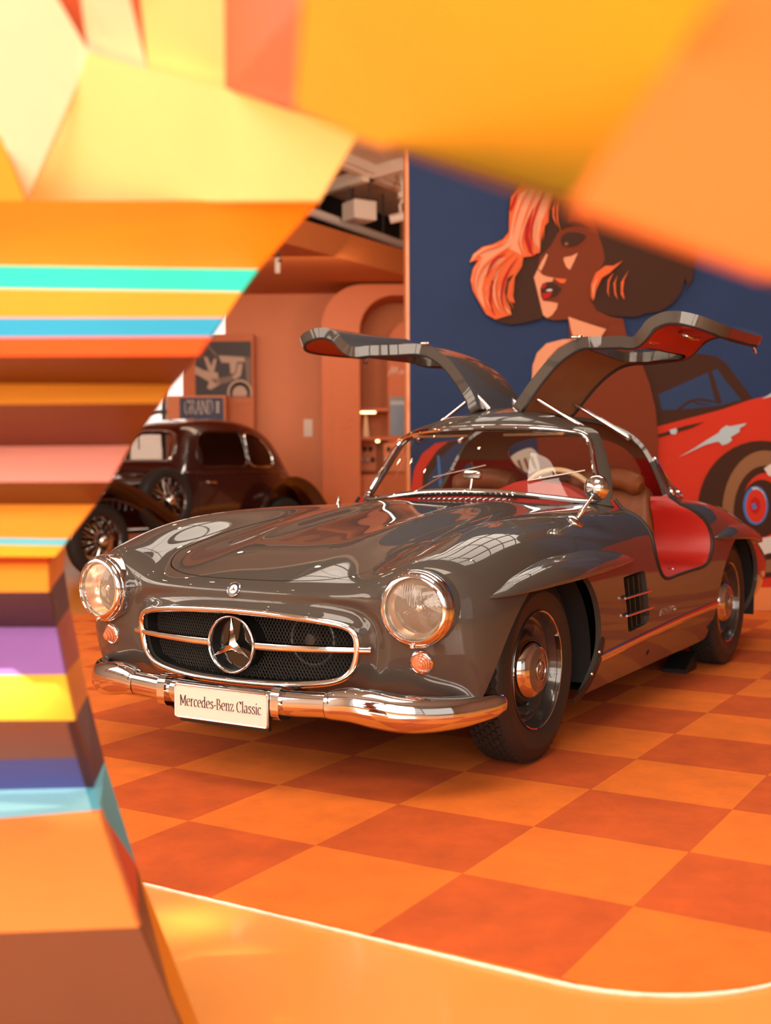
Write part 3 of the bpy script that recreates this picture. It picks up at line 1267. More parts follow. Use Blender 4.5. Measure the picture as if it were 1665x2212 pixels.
def side_pt(x, z, side=1):
    p, n = cast(BVH_BODY, (x, 3.0 * side, z), (0, -side, 0))
    return p, n


def top_pt(x, y):
    return cast(BVH_BODY, (x, y, 3), (0, 0, -1))


def front_pt(y, z):
    return cast(BVH_BODY, (3, y, z), (-1, 0, 0))


def pix(bvh, u, v):
    r = FW + RT * (u - 832.5) / FPX + DN * (v - 1106.0) / FPX
    return cast(bvh, CAM_POS, r)


def basis(n, up=(0, 0, 1)):
    n = np.asarray(n, float)
    n = n / np.linalg.norm(n)
    u = np.asarray(up, float)
    u = u - n * (u @ n)
    u /= np.linalg.norm(u)
    return n, np.cross(u, n), u     # normal, right (seen from outside), up


def place(geo, p, n, up=(0, 0, 1)):
    """geo built with +x out of the surface, y to the right seen from outside, z up"""
    n, r, u = basis(n, up)
    A = np.asarray(geo[0], float)
    return p + A[:, :1] * n + A[:, 1:2] * r + A[:, 2:3] * u, geo[1]


def star(r, w, depth, inner=0.0):
    """three-pointed star with a raised ridge, in the y-z plane, thickness along x"""
    V, F = [], []
    c = len(V)
    V.append((depth, 0, 0))
    for k in range(3):
        a = PI / 2 + k * 2 * PI / 3
        b = a + PI / 3
        V.append((0.15 * depth, r * math.cos(a), r * math.sin(a)))
        V.append((0, w * math.cos(b), w * math.sin(b)))
    n = 6
    for k in range(n):
        F.append((0, 1 + k, 1 + (k + 1) % n))
    m0 = len(V)
    for i in range(7):
        V.append((-depth * 0.3, V[i][1], V[i][2]))
    for k in range(n):
        F.append((m0, m0 + 1 + (k + 1) % n, m0 + 1 + k))
        F.append((1 + k, m0 + 1 + k, m0 + 1 + (k + 1) % n, 1 + (k + 1) % n))
    return V, F


def torus(R, r, n=64, m=10, ra=None):
    """ring in the y-z plane"""
    ra = r if ra is None else ra
    V, F = [], []
    for i in range(n):
        a = 2 * PI * i / n
        for k in range(m):
            b = 2 * PI * k / m
            rr = R + r * math.cos(b)
            V.append((ra * math.sin(b), rr * math.cos(a), rr * math.sin(a)))
    for i in range(n):
        j = (i + 1) % n
        for k in range(m):
            l = (k + 1) % m
            F.append((i * m + k, j * m + k, j * m + l, i * m + l))
    return V, F


# ------------------------------------------------------------------ headlamps and indicators
def lens_mat(name, col, milk):
    """fluted lamp glass: part clear, part light-scattering, with a mirror-like face"""
    m_ = glass_mat(name, (.97, .93, .86), .5)
    nt = m_.node_tree
    mx = [n for n in nt.nodes if n.type == 'MIX_SHADER'][0]
    tr = [n for n in nt.nodes if n.type == 'BSDF_TRANSPARENT'][0]
    df = nt.nodes.new('ShaderNodeBsdfDiffuse')
    df.inputs['Color'].default_value = (*col, 1)
    m2 = nt.nodes.new('ShaderNodeMixShader')
    m2.inputs[0].default_value = milk
    nt.links.new(tr.outputs[0], m2.inputs[1])
    nt.links.new(df.outputs[0], m2.inputs[2])
    nt.links.new(m2.outputs[0], mx.inputs[1])
    return m_


M_LENS = lens_mat('lamp_glass', (.72, .58, .46), .20)
M_REFL = mat('lamp_reflector', (0.90, 0.76, 0.60), rough=0.20, metal=.85)
M_AMBER = mat('indicator_lens', (0.62, 0.20, 0.09), rough=0.10, coat=1.0, spec=0.7)
for side in (1, -1):
    hc = np.array([.690, side * .658, .610])
    ax = np.array([1, side * 0.10, 0.0])
    h = part('headlamp', place(lathe([(.120, -.16), (.1205, -.04), (.122, -.018), (.1195, -.006), (.1165, -.003), (.1165, .001), (.113, .009), (.105, .015), (.0985, .0165), (.095, .012), (.0945, .004), (.0945, -.008)], 72, 'x'), hc, ax), M_CHROME, coupe)
    part('reflector', place(lathe([(.094, -.006), (.085, -.034), (.065, -.058), (.038, -.072), (.012, -.078), (.0005, -.078)], 48, 'x'), hc, ax), M_REFL, h)
    # fluted lens dome
    LV, LF = [], []
    na, nr = 200, 20
    LV.append((.030, 0, 0))
    for i in range(1, nr + 1):
        rr = .0945 * i / nr
        for k in range(na):
            a = 2 * PI * k / na
            y_, z_ = rr * math.cos(a), rr * math.sin(a)
            fl = 0.0011 * math.sin(y_ * 2 * PI / 0.0080) * (1 - (i / nr) ** 8)
            LV.append((.004 + .026 * (1 - (i / nr) ** 2) + fl, y_, z_))
    for k in range(na):
        LF.append((0, 1 + k, 1 + (k + 1) % na))
    for i in range(nr - 1):
        for k in range(na):
            l = (k + 1) % na
            LF.append((1 + i * na + k, 1 + (i + 1) * na + k, 1 + (i + 1) * na + l, 1 + i * na + l))
    part('lens', place((LV, LF), hc, ax), M_LENS, h)
    part('bulb', place(lathe([(.0005, -.03), (.010, -.034), (.014, -.046), (.010, -.06), (.010, -.08)], 20, 'x'), hc, ax), M_CHROME_SOFT, h)
    part('trim_screw', place(lathe([(.0, .010), (.006, .009), (.007, .003), (.007, 0)], 12, 'x'), hc + np.array([.012, 0, -.112]), ax), M_CHROME, h)
    # indicator
    p, n = front_pt(side * .652, .439)
    ic = np.array([p[0] - .004, side * .652, .439])
    i_ = part('indicator', place(lathe([(.040, -.03), (.0405, .004), (.038, .010), (.033, .013), (.030, .011), (.029, .004)], 40, 'x'), ic, n), M_CHROME, coupe)
    prof = [(.0295, .004), (.0295, .012), (.025, .014), (.0245, .020), (.0195, .022), (.019, .028), (.014, .030), (.0135, .035), (.008, .037), (.0005, .038)]
    part('lens', place(lathe(prof, 36, 'x'), ic, n), M_AMBER, i_)

# ------------------------------------------------------------------ grille
def mouth_pts(scale=1.0, dx=0.0, zc=.455):
    out = []
    for y_, z_ in mouth_loop:
        y2, z2 = y_ * scale, zc + (z_ - zc) * scale
        p, n = front_pt(y_, z_)
        out.append((p[0] + dx, y2, z2))
    return np.array(out)


M_GRILLE = mat('grille_mesh_metal', (0.16, 0.145, 0.13), rough=0.35, metal=0.7)
M_DUCT = mat('intake_duct', (0.012, 0.012, 0.012), rough=0.55)
L0 = resample_loop(mouth_pts(), 160)
gr = part('grille_frame', sweep(smooth_loop(L0, 3) + np.array([.004, 0, 0]), circ(.0085, 10, .011), closed=True, up=np.array([1, 0, 0])), M_CHROME, coupe)
L1 = L0.copy()
mid = np.array([0, 0, .455])
def shrink(L, s, x):
    o = L.copy()
    o[:, 1] *= s
    o[:, 2] = .455 + (o[:, 2] - .455) * s
    o[:, 0] = x if x is not None else o[:, 0]
    return o
Lb = [L0 + np.array([-.003, 0, 0]), shrink(L0, .985, None) + np.array([-.05, 0, 0]), shrink(L0, .97, None) + np.array([-.13, 0, 0])]
duct = part('intake_duct', loft([list(l) for l in Lb], closed=True), M_DUCT, gr)
back = shrink(L0, .97, None) + np.array([-.13, 0, 0])
bt = fill_poly([(p[1], p[2]) for p in back])
part('radiator', ([tuple(p) for p in back], bt), M_DARK, gr)
# diamond mesh of thin wires, bent with the mouth
WV, WF = [], []
inside = poly_fn(mouth_loop * np.array([.985, 1]) , sel=(1, 2))
def mesh_x(y_):
    return .742 - .060 * (y_ / .45) ** 2 - .055
pitch = 0.0125
for sgn in (1, -1):
    slope = 1.75
    for c in np.arange(-0.62, 0.62, pitch):
        ys = np.linspace(-.46, .46, 185)
        zs = .455 + sgn * slope * (ys - c)
        ok = inside(np.stack([0 * ys, ys, zs], 1)) < -0.004
        if ok.sum() < 2:
            continue
        ys, zs = ys[ok], zs[ok]
        yy = np.linspace(ys[0], ys[-1], max(3, int(len(ys) / 8)))
        zz = .455 + sgn * slope * (yy - c)
        Pw = np.stack([mesh_x(yy) + sgn * .0008, yy, zz], 1)
        V, F = sweep(Pw, [(.0012, 0), (-.0007, .0012), (-.0007, -.0012)], up=np.array([1, 0, 0]), caps=False)
        WV, WF = join_geo((WV, WF), (V, F)) if False else (WV + [tuple(p) for p in V], WF + [tuple(i + len(WV) for i in f) for f in F])
mesh_obj('grille_mesh', WV, WF, M_GRILLE, gr)
# fan shroud rings and hose behind the mesh
part('fan_shroud', xf(torus(.085, .006, 36, 8), Matrix.Translation((.605, .22, .475))), M_GRILLE, gr)
part('fan_hub', lathe([(.0005, .02), (.02, .018), (.024, 0), (.024, -.02)], 20, 'x', (.605, .22, .475)), M_GRILLE, gr)
# star, ring, drum behind it, two bars
sc3 = np.array([.757, 0, .464])
ring = part('grille_star', xf(torus(.0925, .0058, 72, 12, .0105), Matrix.Translation(sc3)), M_CHROME, coupe)
part('star', xf(star(.088, .0175, .013), Matrix.Translation(sc3 + np.array([.001, 0, 0]))), M_CHROME, ring)
part('drum', lathe([(.088, -.003), (.086, -.02), (.086, -.075), (.086, -.10), (.0005, -.10)], 48, 'x', sc3), M_BLACK, ring)
part('backplate', lathe([(.0005, -.028), (.086, -.028)], 48, 'x', sc3), mat('gloss_black', (.006, .006, .006), rough=.12, coat=.6), ring)
for side in (1, -1):
    pb = spline([(.752, side * .098, .465), (.748, side * .20, .466), (.728, side * .33, .468), (.704, side * .42, .469), (.680, side * .494, .470)], 24)
    secb = [(0.0, .0125), (.007, .009), (.010, 0), (.007, -.009), (0, -.0125), (-.006, -.010), (-.008, 0), (-.006, .010)]
    part('grille_bar', sweep(pb, secb, up=np.array([1, 0, 0]), scale=np.linspace(1.15, .85, 24)), M_CHROME, coupe)

# bonnet badge
p, n = front_pt(0.0, .644)
bd = part('bonnet_badge', place(lathe([(.0265, -.002), (.0265, .003), (.0245, .0045), (.0235, .0038)], 36, 'x'), p, n), M_CHROME, coupe)
part('badge_field', place(lathe([(.024, .0032), (.0155, .0036)], 36, 'x'), p, n), mat('badge_blue', (.02, .025, .06), rough=.25, coat=.5), bd)
part('badge_centre', place(lathe([(.0155, .0036), (.0005, .0036)], 36, 'x'), p, n), mat('badge_silver', (.75, .72, .68), rough=.25, metal=.6), bd)
part('badge_star', place(xf(star(.0145, .003, .003), Matrix.Translation((.004, 0, 0))), p, n), M_CHROME, bd)

# ------------------------------------------------------------------ front bumper
def bumper_section(h, d, n=20):
    out = []
    for k in range(n):
        a = 2 * PI * k / n
        c, s_ = math.cos(a), math.sin(a)
        out.append((d * (abs(c) ** .75) * (1 if c > 0 else -0.45), h * (abs(s_) ** .85) * (1 if s_ > 0 else -1)))
    return out


bc = spline([(.778, -.395, .304), (.800, -.236, .300), (.812, 0, .298), (.800, .236, .300), (.778, .395, .304)], 41)
bump = part('front_bumper', sweep(bc, bumper_section(.040, .034), up=np.array([1, 0, 0])), M_CHROME, coupe)
for side in (1, -1):
    pe = spline([(.778, side * .393, .304), (.757, side * .47, .309), (.735, side * .545, .300), (.703, side * .61, .288), (.655, side * .675, .282), (.590, side * .738, .283), (.510, side * .79, .288), (.435, side * .822, .292), (.405, side * .832, .294)], 50)
    hh = np.interp(np.linspace(0, 1, 50), [0, .03, .12, .25, .45, .7, .88, .96, 1], [.042, .047, .054, .060, .060, .051, .041, .028, .006])
    dd = np.interp(np.linspace(0, 1, 50), [0, .03, .15, .4, .7, .9, .97, 1], [.036, .040, .048, .052, .046, .034, .022, .004])
    sec = bumper_section(1, 1)
    up = np.array([[1, side * .25 * t, .1] for t in np.linspace(0, 4, 50)])
    part('bumper_end', sweep(pe, sec, up=up, scale=[(d_, h_) for d_, h_ in zip(dd, hh)]), M_CHROME, bump)
    part('bumper_seam', sweep(pe[1:3] , bumper_section(.0445, .0385), up=np.array([1, 0, 0])), M_BLACK, bump)
    cy_ = side * .236
    sh = [(.842, .262), (.846, .30), (.840, .338), (.825, .352), (.795, .352), (.775, .345), (.775, .25), (.80, .247), (.828, .250)]
    sh = spline(sh, 28, closed=True)
    V, F = prism([(a, b) for a, b in sh], lambda a, b, h_: (a, cy_ - .016 + h_, b), .032)
    part('overrider_clamp', (V, F), M_CHROME, bump)
    V, F = box((.72, side * .236, .30), (.14, .03, .045), .006)
    part('bumper_bracket', (V, F), M_BLACK, bump)

# number plate
pl = [at(u, v, x=.846) for u, v in ((379, 1479), (588, 1501), (587, 1574.6), (381, 1543))]
pw = np.linalg.norm(pl[1] - pl[0]); ph = np.linalg.norm(pl[3] - pl[0])
pcen = np.mean(pl, axis=0)
pcen[1] = pcen[1] / 2 + .008
def round_rect(w, h, r, n=6):
    out = []
    for cx, cy, a0 in ((w / 2 - r, h / 2 - r, 0), (-w / 2 + r, h / 2 - r, PI / 2), (-w / 2 + r, -h / 2 + r, PI), (w / 2 - r, -h / 2 + r, 1.5 * PI)):
        for k in range(n + 1):
            a = a0 + k * PI / 2 / n
            out.append((cx + r * math.cos(a), cy + r * math.sin(a)))
    return out
M_PLATE = mat('plate_white', (.80, .70, .62), rough=.35, coat=.3)
PW, PH = .385, .112
plate = part('number_plate', prism(round_rect(PW, PH, .010), lambda a, b, h_: (pcen[0] + h_, pcen[1] + a, pcen[2] + b), .004), M_PLATE, coupe)
part('plate_rim', sweep([(pcen[0] + .004, pcen[1] + a, pcen[2] + b) for a, b in round_rect(PW - .004, PH - .004, .010)], circ(.003, 6), closed=True, up=np.array([1, 0, 0])), M_CHROME_SOFT, plate)
part('plate_holder', prism(round_rect(PW - .02, PH, .006), lambda a, b, h_: (pcen[0] - .016 + h_, pcen[1] + a + .008, pcen[2] + b - .012), .014), M_BLACK, plate)
print('PLATE', pw, ph, pcen)
# ------------------------------------------------------------------ wheels
M_RIM = mat('rim_enamel', (.030, .027, .025), rough=.22, coat=.8)
M_SIDEW = mat('sidewall_rubber', (0.022, 0.018, 0.016), rough=0.5, bump=.08, bscale=150)


def tread_geo(R, w, rows=6, n=58):
    V, F = [], []
    for r_ in range(rows):
        y0 = -w + 2 * w * r_ / rows
        y1 = y0 + 2 * w / rows
        g = 0.0016
        y0, y1 = y0 + g, y1 - g
        for k in range(n):
            a0 = 2 * PI * (k + .5 * (r_ % 2)) / n
            da = 2 * PI / n
            pts = []
            zig = .0045
            for (f, yy, z_) in ((0.06, y0, 0), (.50, y0 + zig, 0), (.90, y0, 0), (.90, y1, 0), (.50, y1 + zig, 0), (.06, y1, 0)):
                pts.append((a0 + f * da + (.12 * da if yy > (y0 + y1) / 2 else 0), yy))
            b = len(V)
            for rr in (R - .008, R):
                for a, yy in pts:
                    cr = rr - 1.9 * max(0, abs(yy) - .022) ** 2
                    V.append((cr * math.cos(a), yy, cr * math.sin(a)))
            F.append(tuple(b + 6 + i for i in range(6)))
            for i in range(6):
                j = (i + 1) % 6
                F.append((b + i, b + j, b + 6 + j, b + 6 + i))
    return V, F


def make_wheel(name, loc, side, steer=0.0):
    R = .3270
    w = empty(name, loc)
    w.parent = coupe
    W = .058
    prof = [(.196, .060), (.203, .066), (.212, .0705), (.222, .0745), (.240, .0815), (.262, .0855), (.272, .0855), (.275, .0862), (.279, .0846), (.292, .0805), (.306, .0735), (.316, .0655), (.3205, W), (.3215, W * .6), (.322, 0)]
    full = prof + [(r, -h) for r, h in reversed(prof[:-1])]
    ty = part('tyre', lathe(full, 96, 'y'), M_SIDEW, w)
    part('tread', tread_geo(R + .001, W + .004), M_RUBBER, ty)
    # rim: outside is +y, mirrored for the other side
    rp = [(.199, .058), (.207, .067), (.2095, .071), (.2075, .0735), (.203, .072), (.199, .064), (.194, .050), (.186, .030), (.176, .026), (.168, .036), (.160, .040), (.150, .034), (.140, .010), (.128, -.004), (.118, .000), (.110, .010), (.0005, .012)]
    part('rim', lathe(rp, 72, 'y') if side > 0 else mirror_y(lathe(rp, 72, 'y')), M_RIM, w)
    part('trim_ring', lathe([(.2062, side * .0695), (.2098, side * .0722), (.2085, side * .0760), (.2050, side * .0742)], 72, 'y', closed=True), M_CHROME, w)
    hp = [(.116, .006), (.1165, .022), (.113, .040), (.104, .056), (.092, .068), (.080, .0755), (.0775, .0745)]
    cp = part('hub_cap', lathe([(r, side * h) for r, h in hp], 64, 'y'), M_CHROME, w)
    cp2 = [(.0775, .0742), (.060, .0785), (.040, .0815), (.0005, .083)]
    part('cap_centre', lathe([(r, side * h) for r, h in cp2], 48, 'y'), mat('cap_paint', (.11, .075, .055), rough=.25, coat=.8), cp)
    part('cap_collar', lathe([(r, side * h) for r, h in [(.124, -.002), (.126, .012), (.121, .020), (.116, .018)]], 64, 'y'), M_BLACK, w)
    e = np.array([0, side * .084, 0.0])
    part('cap_emblem_ring', place(torus(.036, .0022, 40, 6), e, (0, side, 0)), M_CHROME, cp)
    part('cap_star', place(star(.035, .0065, .004), e, (0, side, 0)), M_CHROME, cp)
    # balance weight clipped to the rim edge
    th = math.radians(22)
    arc = [(.199 * math.cos(a) , side * .071, .199 * math.sin(a)) for a in np.linspace(th - .14, th + .14, 9)]
    if side > 0 and loc[0] > -1:
        arc = [(-x_, y_, z_) for x_, y_, z_ in arc]
        part('balance_weight', sweep(arc, [(.009, .004), (-.009, .004), (-.009, -.003), (.009, -.003)], up=np.array([0, 1, 0]), scale=None), M_CHROME_SOFT, w)
    V, F = tube([(-.0, side * .075, -.175), (-.004, side * .085, -.17)], .004, 8)
    part('valve', (V, F), M_BLACK, w)
    if steer:
        w.rotation_euler = (0, 0, steer)
    return w


for side in (1, -1):
    make_wheel('front_wheel', (0, side * .690, FZ), side)
    make_wheel('rear_wheel', (-2.4, side * .715, FZ), side)


# wheel housings: dark tubs behind the arches
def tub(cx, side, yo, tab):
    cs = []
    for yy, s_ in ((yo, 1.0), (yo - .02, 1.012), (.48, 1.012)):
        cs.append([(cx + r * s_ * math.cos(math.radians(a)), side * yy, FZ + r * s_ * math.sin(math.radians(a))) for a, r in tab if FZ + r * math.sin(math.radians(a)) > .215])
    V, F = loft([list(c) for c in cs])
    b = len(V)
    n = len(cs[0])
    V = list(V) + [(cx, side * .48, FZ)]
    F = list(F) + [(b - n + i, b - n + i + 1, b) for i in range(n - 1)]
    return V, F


for side in (1, -1):
    part('wheel_housing', tub(0.0, side, .80, ARCH_F), M_DARK, coupe)
    part('wheel_housing', tub(-2.4, side, .82, ARCH_R), M_DARK, coupe)
    # black rubber flap with two bolts behind the front wheel
    fl = spline([(-.392, .392), (-.425, .396), (-.432, .33), (-.428, .255), (-.410, .205), (-.365, .170), (-.29, .160), (-.27, .175), (-.335, .215), (-.375, .27), (-.392, .33)], 40, closed=True)
    flap = part('rubber_flap', prism([(a, b) for a, b in fl], lambda a, b, h_: (a, side * (abs(side_pt(a, max(b, .185), side)[0][1]) + .001 + h_ - .25 * max(0, .185 - b)), b), .005), M_SEAL, coupe)
    for (x_, z_) in ((-.386, .345), (-.372, .262)):
        part('bolt', lathe([(.0005, side * .008), (.006, side * .006), (.0085, side * .001), (.0085, 0)], 14, 'y', (x_, side_pt(x_, z_, side)[0][1] + side * .004, z_)), M_CHROME_SOFT, flap)
# floor pan
pan = [(.62, .40), (.45, .46), (-2.0, .50), (-2.0, .74), (-.45, .74)]
V = [(.60, -.5, .27), (.60, .5, .27), (.44, .48, .22), (.44, -.48, .22), (-.42, .48, .18), (-.42, -.48, .18), (-.46, .765, .178), (-.46, -.765, .178), (-1.98, .765, .178), (-1.98, -.765, .178), (-2.02, .48, .18), (-2.02, -.48, .18), (-2.85, .48, .22), (-2.85, -.48, .22), (-3.5, .52, .28), (-3.5, -.52, .28)]
F = [(0, 1, 2, 3), (3, 2, 4, 5), (5, 4, 6, 8, 10, 11, 9, 7), (11, 10, 12, 13), (13, 12, 14, 15)]
mesh_obj('floor_pan', V, F, M_DARK, coupe, smooth=False)
# ------------------------------------------------------------------ wing eyebrows
def eyebrow(x0, x1, zlip, zroot, out, side, yl):
    n = 60
    cs = []
    for i in range(n):
        s = i / (n - 1)
        x_ = x0 + (x1 - x0) * s
        # plan taper: blunt in front, longer behind
        w = max(0.0, 1 - abs(2 * s - 1) ** 3.2) ** .60
        zl = np.interp(s, *zlip)
        zr = zl + (np.interp(s, *zroot) - zl) * (0.15 + .85 * w)
        o = out * w
        pr, _ = side_pt(x_, zr, side)
        pl_, _ = side_pt(x_, zl - .004, side)
        y0, y1 = abs(pr[1]) - .004, abs(pl_[1]) - .012
        ye = max(abs(pl_[1]), y0) + o
        h = zr - zl
        sec = [(y0, zr), (y0 + (ye - y0) * .34, zr - h * .07), (y0 + (ye - y0) * .66, zr - h * .24), (y0 + (ye - y0) * .88, zr - h * .50), (ye - .0005, zr - h * .80), (ye, zl + h * .04), (ye - .003 * w, zl - .003 * w), (ye - .010 * w - .0005, zl - .002), (y1, zl - .004)]
        cs.append([(x_, side * a, b) for a, b in sec])
    return loft(cs)


for side in (1, -1):
    part('wing_eyebrow', eyebrow(.515, -.77, ([0, .1, .3, .6, .85, 1], [.636, .642, .651, .660, .668, .670]), ([0, .1, .3, .6, .9, 1], [.66, .705, .735, .742, .715, .685]), .050, side, .9), M_PAINT, coupe)
    part('wing_eyebrow', eyebrow(-1.92, -2.96, ([0, .3, .5, .8, 1], [.690, .676, .665, .635, .61]), ([0, .2, .5, .8, 1], [.72, .748, .745, .705, .65]), .045, side, .9), M_PAINT, coupe)

# ------------------------------------------------------------------ side vents, sill strip, script
M_FIN = mat('vent_fin', (.045, .031, .022), rough=.4)
for side in (1, -1):
    o_, i_ = [], []
    for x_, z_ in vent_loop:
        p, n = side_pt(x_, z_, side)
        o_.append(p)
        i_.append(p - np.array([0, side * .055, 0]))
    V, F = loft([o_, i_], closed=True)
    b = len(V)
    V = list(V)
    tri = fill_poly([(p[0], p[2]) for p in i_])
    F = list(F) + [tuple(len(o_) + k for k in t) for t in tri]
    vent = part('side_vent', (V, F), M_FIN, coupe)
    for k, f in enumerate((.24, .48, .72)):
        top = np.array([-.640 - .285 * f, 0, .603])
        bot = np.array([-.728 - .255 * f, 0, .385])
        pt, _ = side_pt(top[0], top[2] - .005, side)
        pb, _ = side_pt(bot[0], bot[2] + .005, side)
        pts = [pt - [0, side * .004, 0], pb - [0, side * .004, 0], pb + [-.035, -side * .055, 0], pt + [-.035, -side * .055, 0]]
        A = np.array(pts)
        n = np.cross(A[1] - A[0], A[2] - A[0])
        n = n / np.linalg.norm(n) * .002
        V = np.vstack([A + n, A - n])
        F = [(0, 1, 2, 3), (7, 6, 5, 4), (0, 4, 5, 1), (1, 5, 6, 2), (2, 6, 7, 3), (3, 7, 4, 0)]
        part('vent_fin', (V, F), M_FIN, vent, smooth=False)
    for z_, xa, xb in ((.525, -.625, -.962), (.452, -.655, -.995)):
        pts = []
        for x_ in np.linspace(xa, xb, 12):
            p, n = side_pt(x_, z_ + .004 * (x_ - xa), side)
            pts.append(p + np.array([0, side * .012, 0]))
        part('vent_bar', tube(pts, .0068, 10, scale=[.75] + [1] * 10 + [.75]), M_CHROME, vent)
    pts, nn = [], []
    for x_ in np.linspace(-.415, -1.985, 50):
        z_ = .312 + (.362 - .312) * (-.415 - x_) / 1.57
        p, n = side_pt(x_, z_, side)
        pts.append(p)
        nn.append(n if n[1] * side > 0 else -n)
    part('sill_strip', sweep(pts, [(-.004, .019), (.008, .016), (.0135, .004), (.0135, -.005), (.007, -.017), (-.004, -.019)], up=np.array(nn)), M_CHROME, coupe)
    p, n = side_pt(-1.085, .245, side)
    part('jack_hole', place(lathe([(.0005, .0012), (.013, .0012), (.014, -.002)], 20, 'x'), p, n if n[1] * side > 0 else -n, up=(.0, 0, 1)), M_DARK, coupe)

# ------------------------------------------------------------------ door openings: red padded jambs and sills
for side in (1, -1):
    o_, a_, b_, c_ = [], [], [], []
    L = [q for q in door_low_curve]
    for k, (x_, z_) in enumerate(L):
        zz = min(z_, .872)
        p, n = side_pt(x_, min(zz, .855), side)
        y0 = abs(p[1])
        if z_ > .855:
            y0 = np.interp(z_, [.855, .90], [y0, .655])
        cx_, cz_ = -1.46, .80
        dx, dz = cx_ - x_, cz_ - z_
        r = math.hypot(dx, dz) + 1e-6
        o_.append((x_, side * (y0 - .004), z_))
        a_.append((x_ + dx / r * .010, side * (y0 - .035), z_ + dz / r * .010))
        f = 1 if y0 > .7 else 0.5
        b_.append((x_ + dx / r * .016, side * (y0 - .13 * f), z_ + dz / r * .012))
        c_.append((x_ + dx / r * .03, side * min(y0 - .03, .57), z_ + dz / r * .015))
    e_ = [(x_, side * .50, min(z_, .60) - .2) for x_, y_, z_ in c_]
    V, F = loft([o_, a_, b_, c_])
    part('door_jamb', (V, F), M_RED, coupe)
    part('jamb_seal', tube(np.array(o_) + np.array([0, side * .004, 0]), .008, 8), M_SEAL, coupe)
    p = np.array(b_)[int(len(b_) * .40)] * .4 + np.array(a_)[int(len(b_) * .40)] * .6
    part('lock_striker', xf(box((0, 0, 0), (.05, .028, .014), .005), Matrix.Translation(tuple(p + np.array([-.18, 0, .004])))), M_CHROME_SOFT, coupe)

# ------------------------------------------------------------------ cabin
cab = mesh_obj('cabin_floor', [(-.95, -.74, .24), (-.95, .74, .24), (-2.0, .74, .24), (-2.0, -.74, .24)], [(0, 1, 2, 3)], M_DARK, coupe, smooth=False)
V = [(-.93, -.75, .24), (-.93, .75, .24), (-.93, .63, .86), (-.93, -.63, .86)]
mesh_obj('firewall', V, [(3, 2, 1, 0)], M_DARK, coupe, smooth=False)
V = [(-2.0, -.72, .24), (-2.0, .72, .24), (-2.0, .63, .87), (-2.0, -.63, .87), (-2.42, .50, .885), (-2.42, -.50, .885)]
mesh_obj('rear_bulkhead', V, [(0, 1, 2, 3), (3, 2, 4, 5)], M_RED, coupe, smooth=False)
# inner sills
for side in (1, -1):
    V, F = box((-1.46, side * .66, .40), (.84, .20, .30), .03)
    part('inner_sill', (V, F), M_RED, coupe)

# dashboard with instrument hood
DASH = [(-.955, .915), (-.99, .938), (-1.06, .945), (-1.13, .935), (-1.165, .905), (-1.17, .85), (-1.155, .78), (-1.14, .72)]
cs = []
for y_ in np.linspace(-.60, .60, 49):
    bump_ = .055 * math.exp(-(((y_ - .33) / .17) ** 4))
    fall = -.05 * (abs(y_) / .6) ** 2
    cs.append([(x_ - .055 * (abs(y_) / .6) ** 2, y_, z_ + fall + (bump_ * (1 if 0 < k < 5 else 0)) - (.02 if k == 0 else 0)) for k, (x_, z_) in enumerate(DASH)])
part('dashboard', loft(cs), M_RED, coupe)
# steering wheel
swc, swn = np.array([-1.235, .335, .845]), np.array([-.93, 0, .36])
sw = part('steering_wheel', place(torus(.198, .0135, 64, 10), swc, swn), M_CREAM, coupe)
for k in range(2):
    a = k * PI
    u_ = np.array([0, math.cos(a), math.sin(a)])
    V, F = tube([u_ * .02, u_ * .195], .009, 8)
    part('spoke', place((V, F), swc, swn), M_CHROME_SOFT, sw)
part('horn_pad', place(lathe([(.0005, .018), (.03, .014), (.042, 0), (.042, -.015)], 32, 'x'), swc, swn), M_CREAM, sw)
part('column', tube([swc, swc - swn / np.linalg.norm(swn) * .18], .022, 12), M_BLACK, sw)

# seats: pleated cognac leather, red sides
def cushion(cx, cy, cz, sx, sy, sz, tilt, pleats=6):
    """rounded pad, long axis up, front face pleated"""
    nu, nv = 30, 40
    V, F = [], []
    for i in range(nu + 1):
        u_ = -1 + 2 * i / nu
        for j in range(nv):
            a = 2 * PI * j / nv
            c, s_ = math.cos(a), math.sin(a)
            ex = (abs(c) ** .45) * (1 if c > 0 else -1)
            ey = (abs(s_) ** .45) * (1 if s_ > 0 else -1)
            k = max(0.0, 1 - abs(u_) ** 5) ** .32
            x_, y_ = sx / 2 * ex * k, sy / 2 * ey * (k * .9 + .1) * (1 - .10 * max(0, u_))
            if c > 0:
                x_ += .008 * abs(math.sin(pleats * PI * (y_ / sy + .5))) * k
            V.append((x_, y_, u_ * sz / 2))
    for i in range(nu):
        for j in range(nv):
            l = (j + 1) % nv
            F.append((i * nv + j, i * nv + l, (i + 1) * nv + l, (i + 1) * nv + j))
    F.append(tuple(range(nv)))
    F.append(tuple(range(nu * nv, nu * nv + nv)))
    M = Matrix.Translation((cx, cy, cz)) @ Matrix.Rotation(tilt, 4, 'Y')
    return xf((V, F), M)


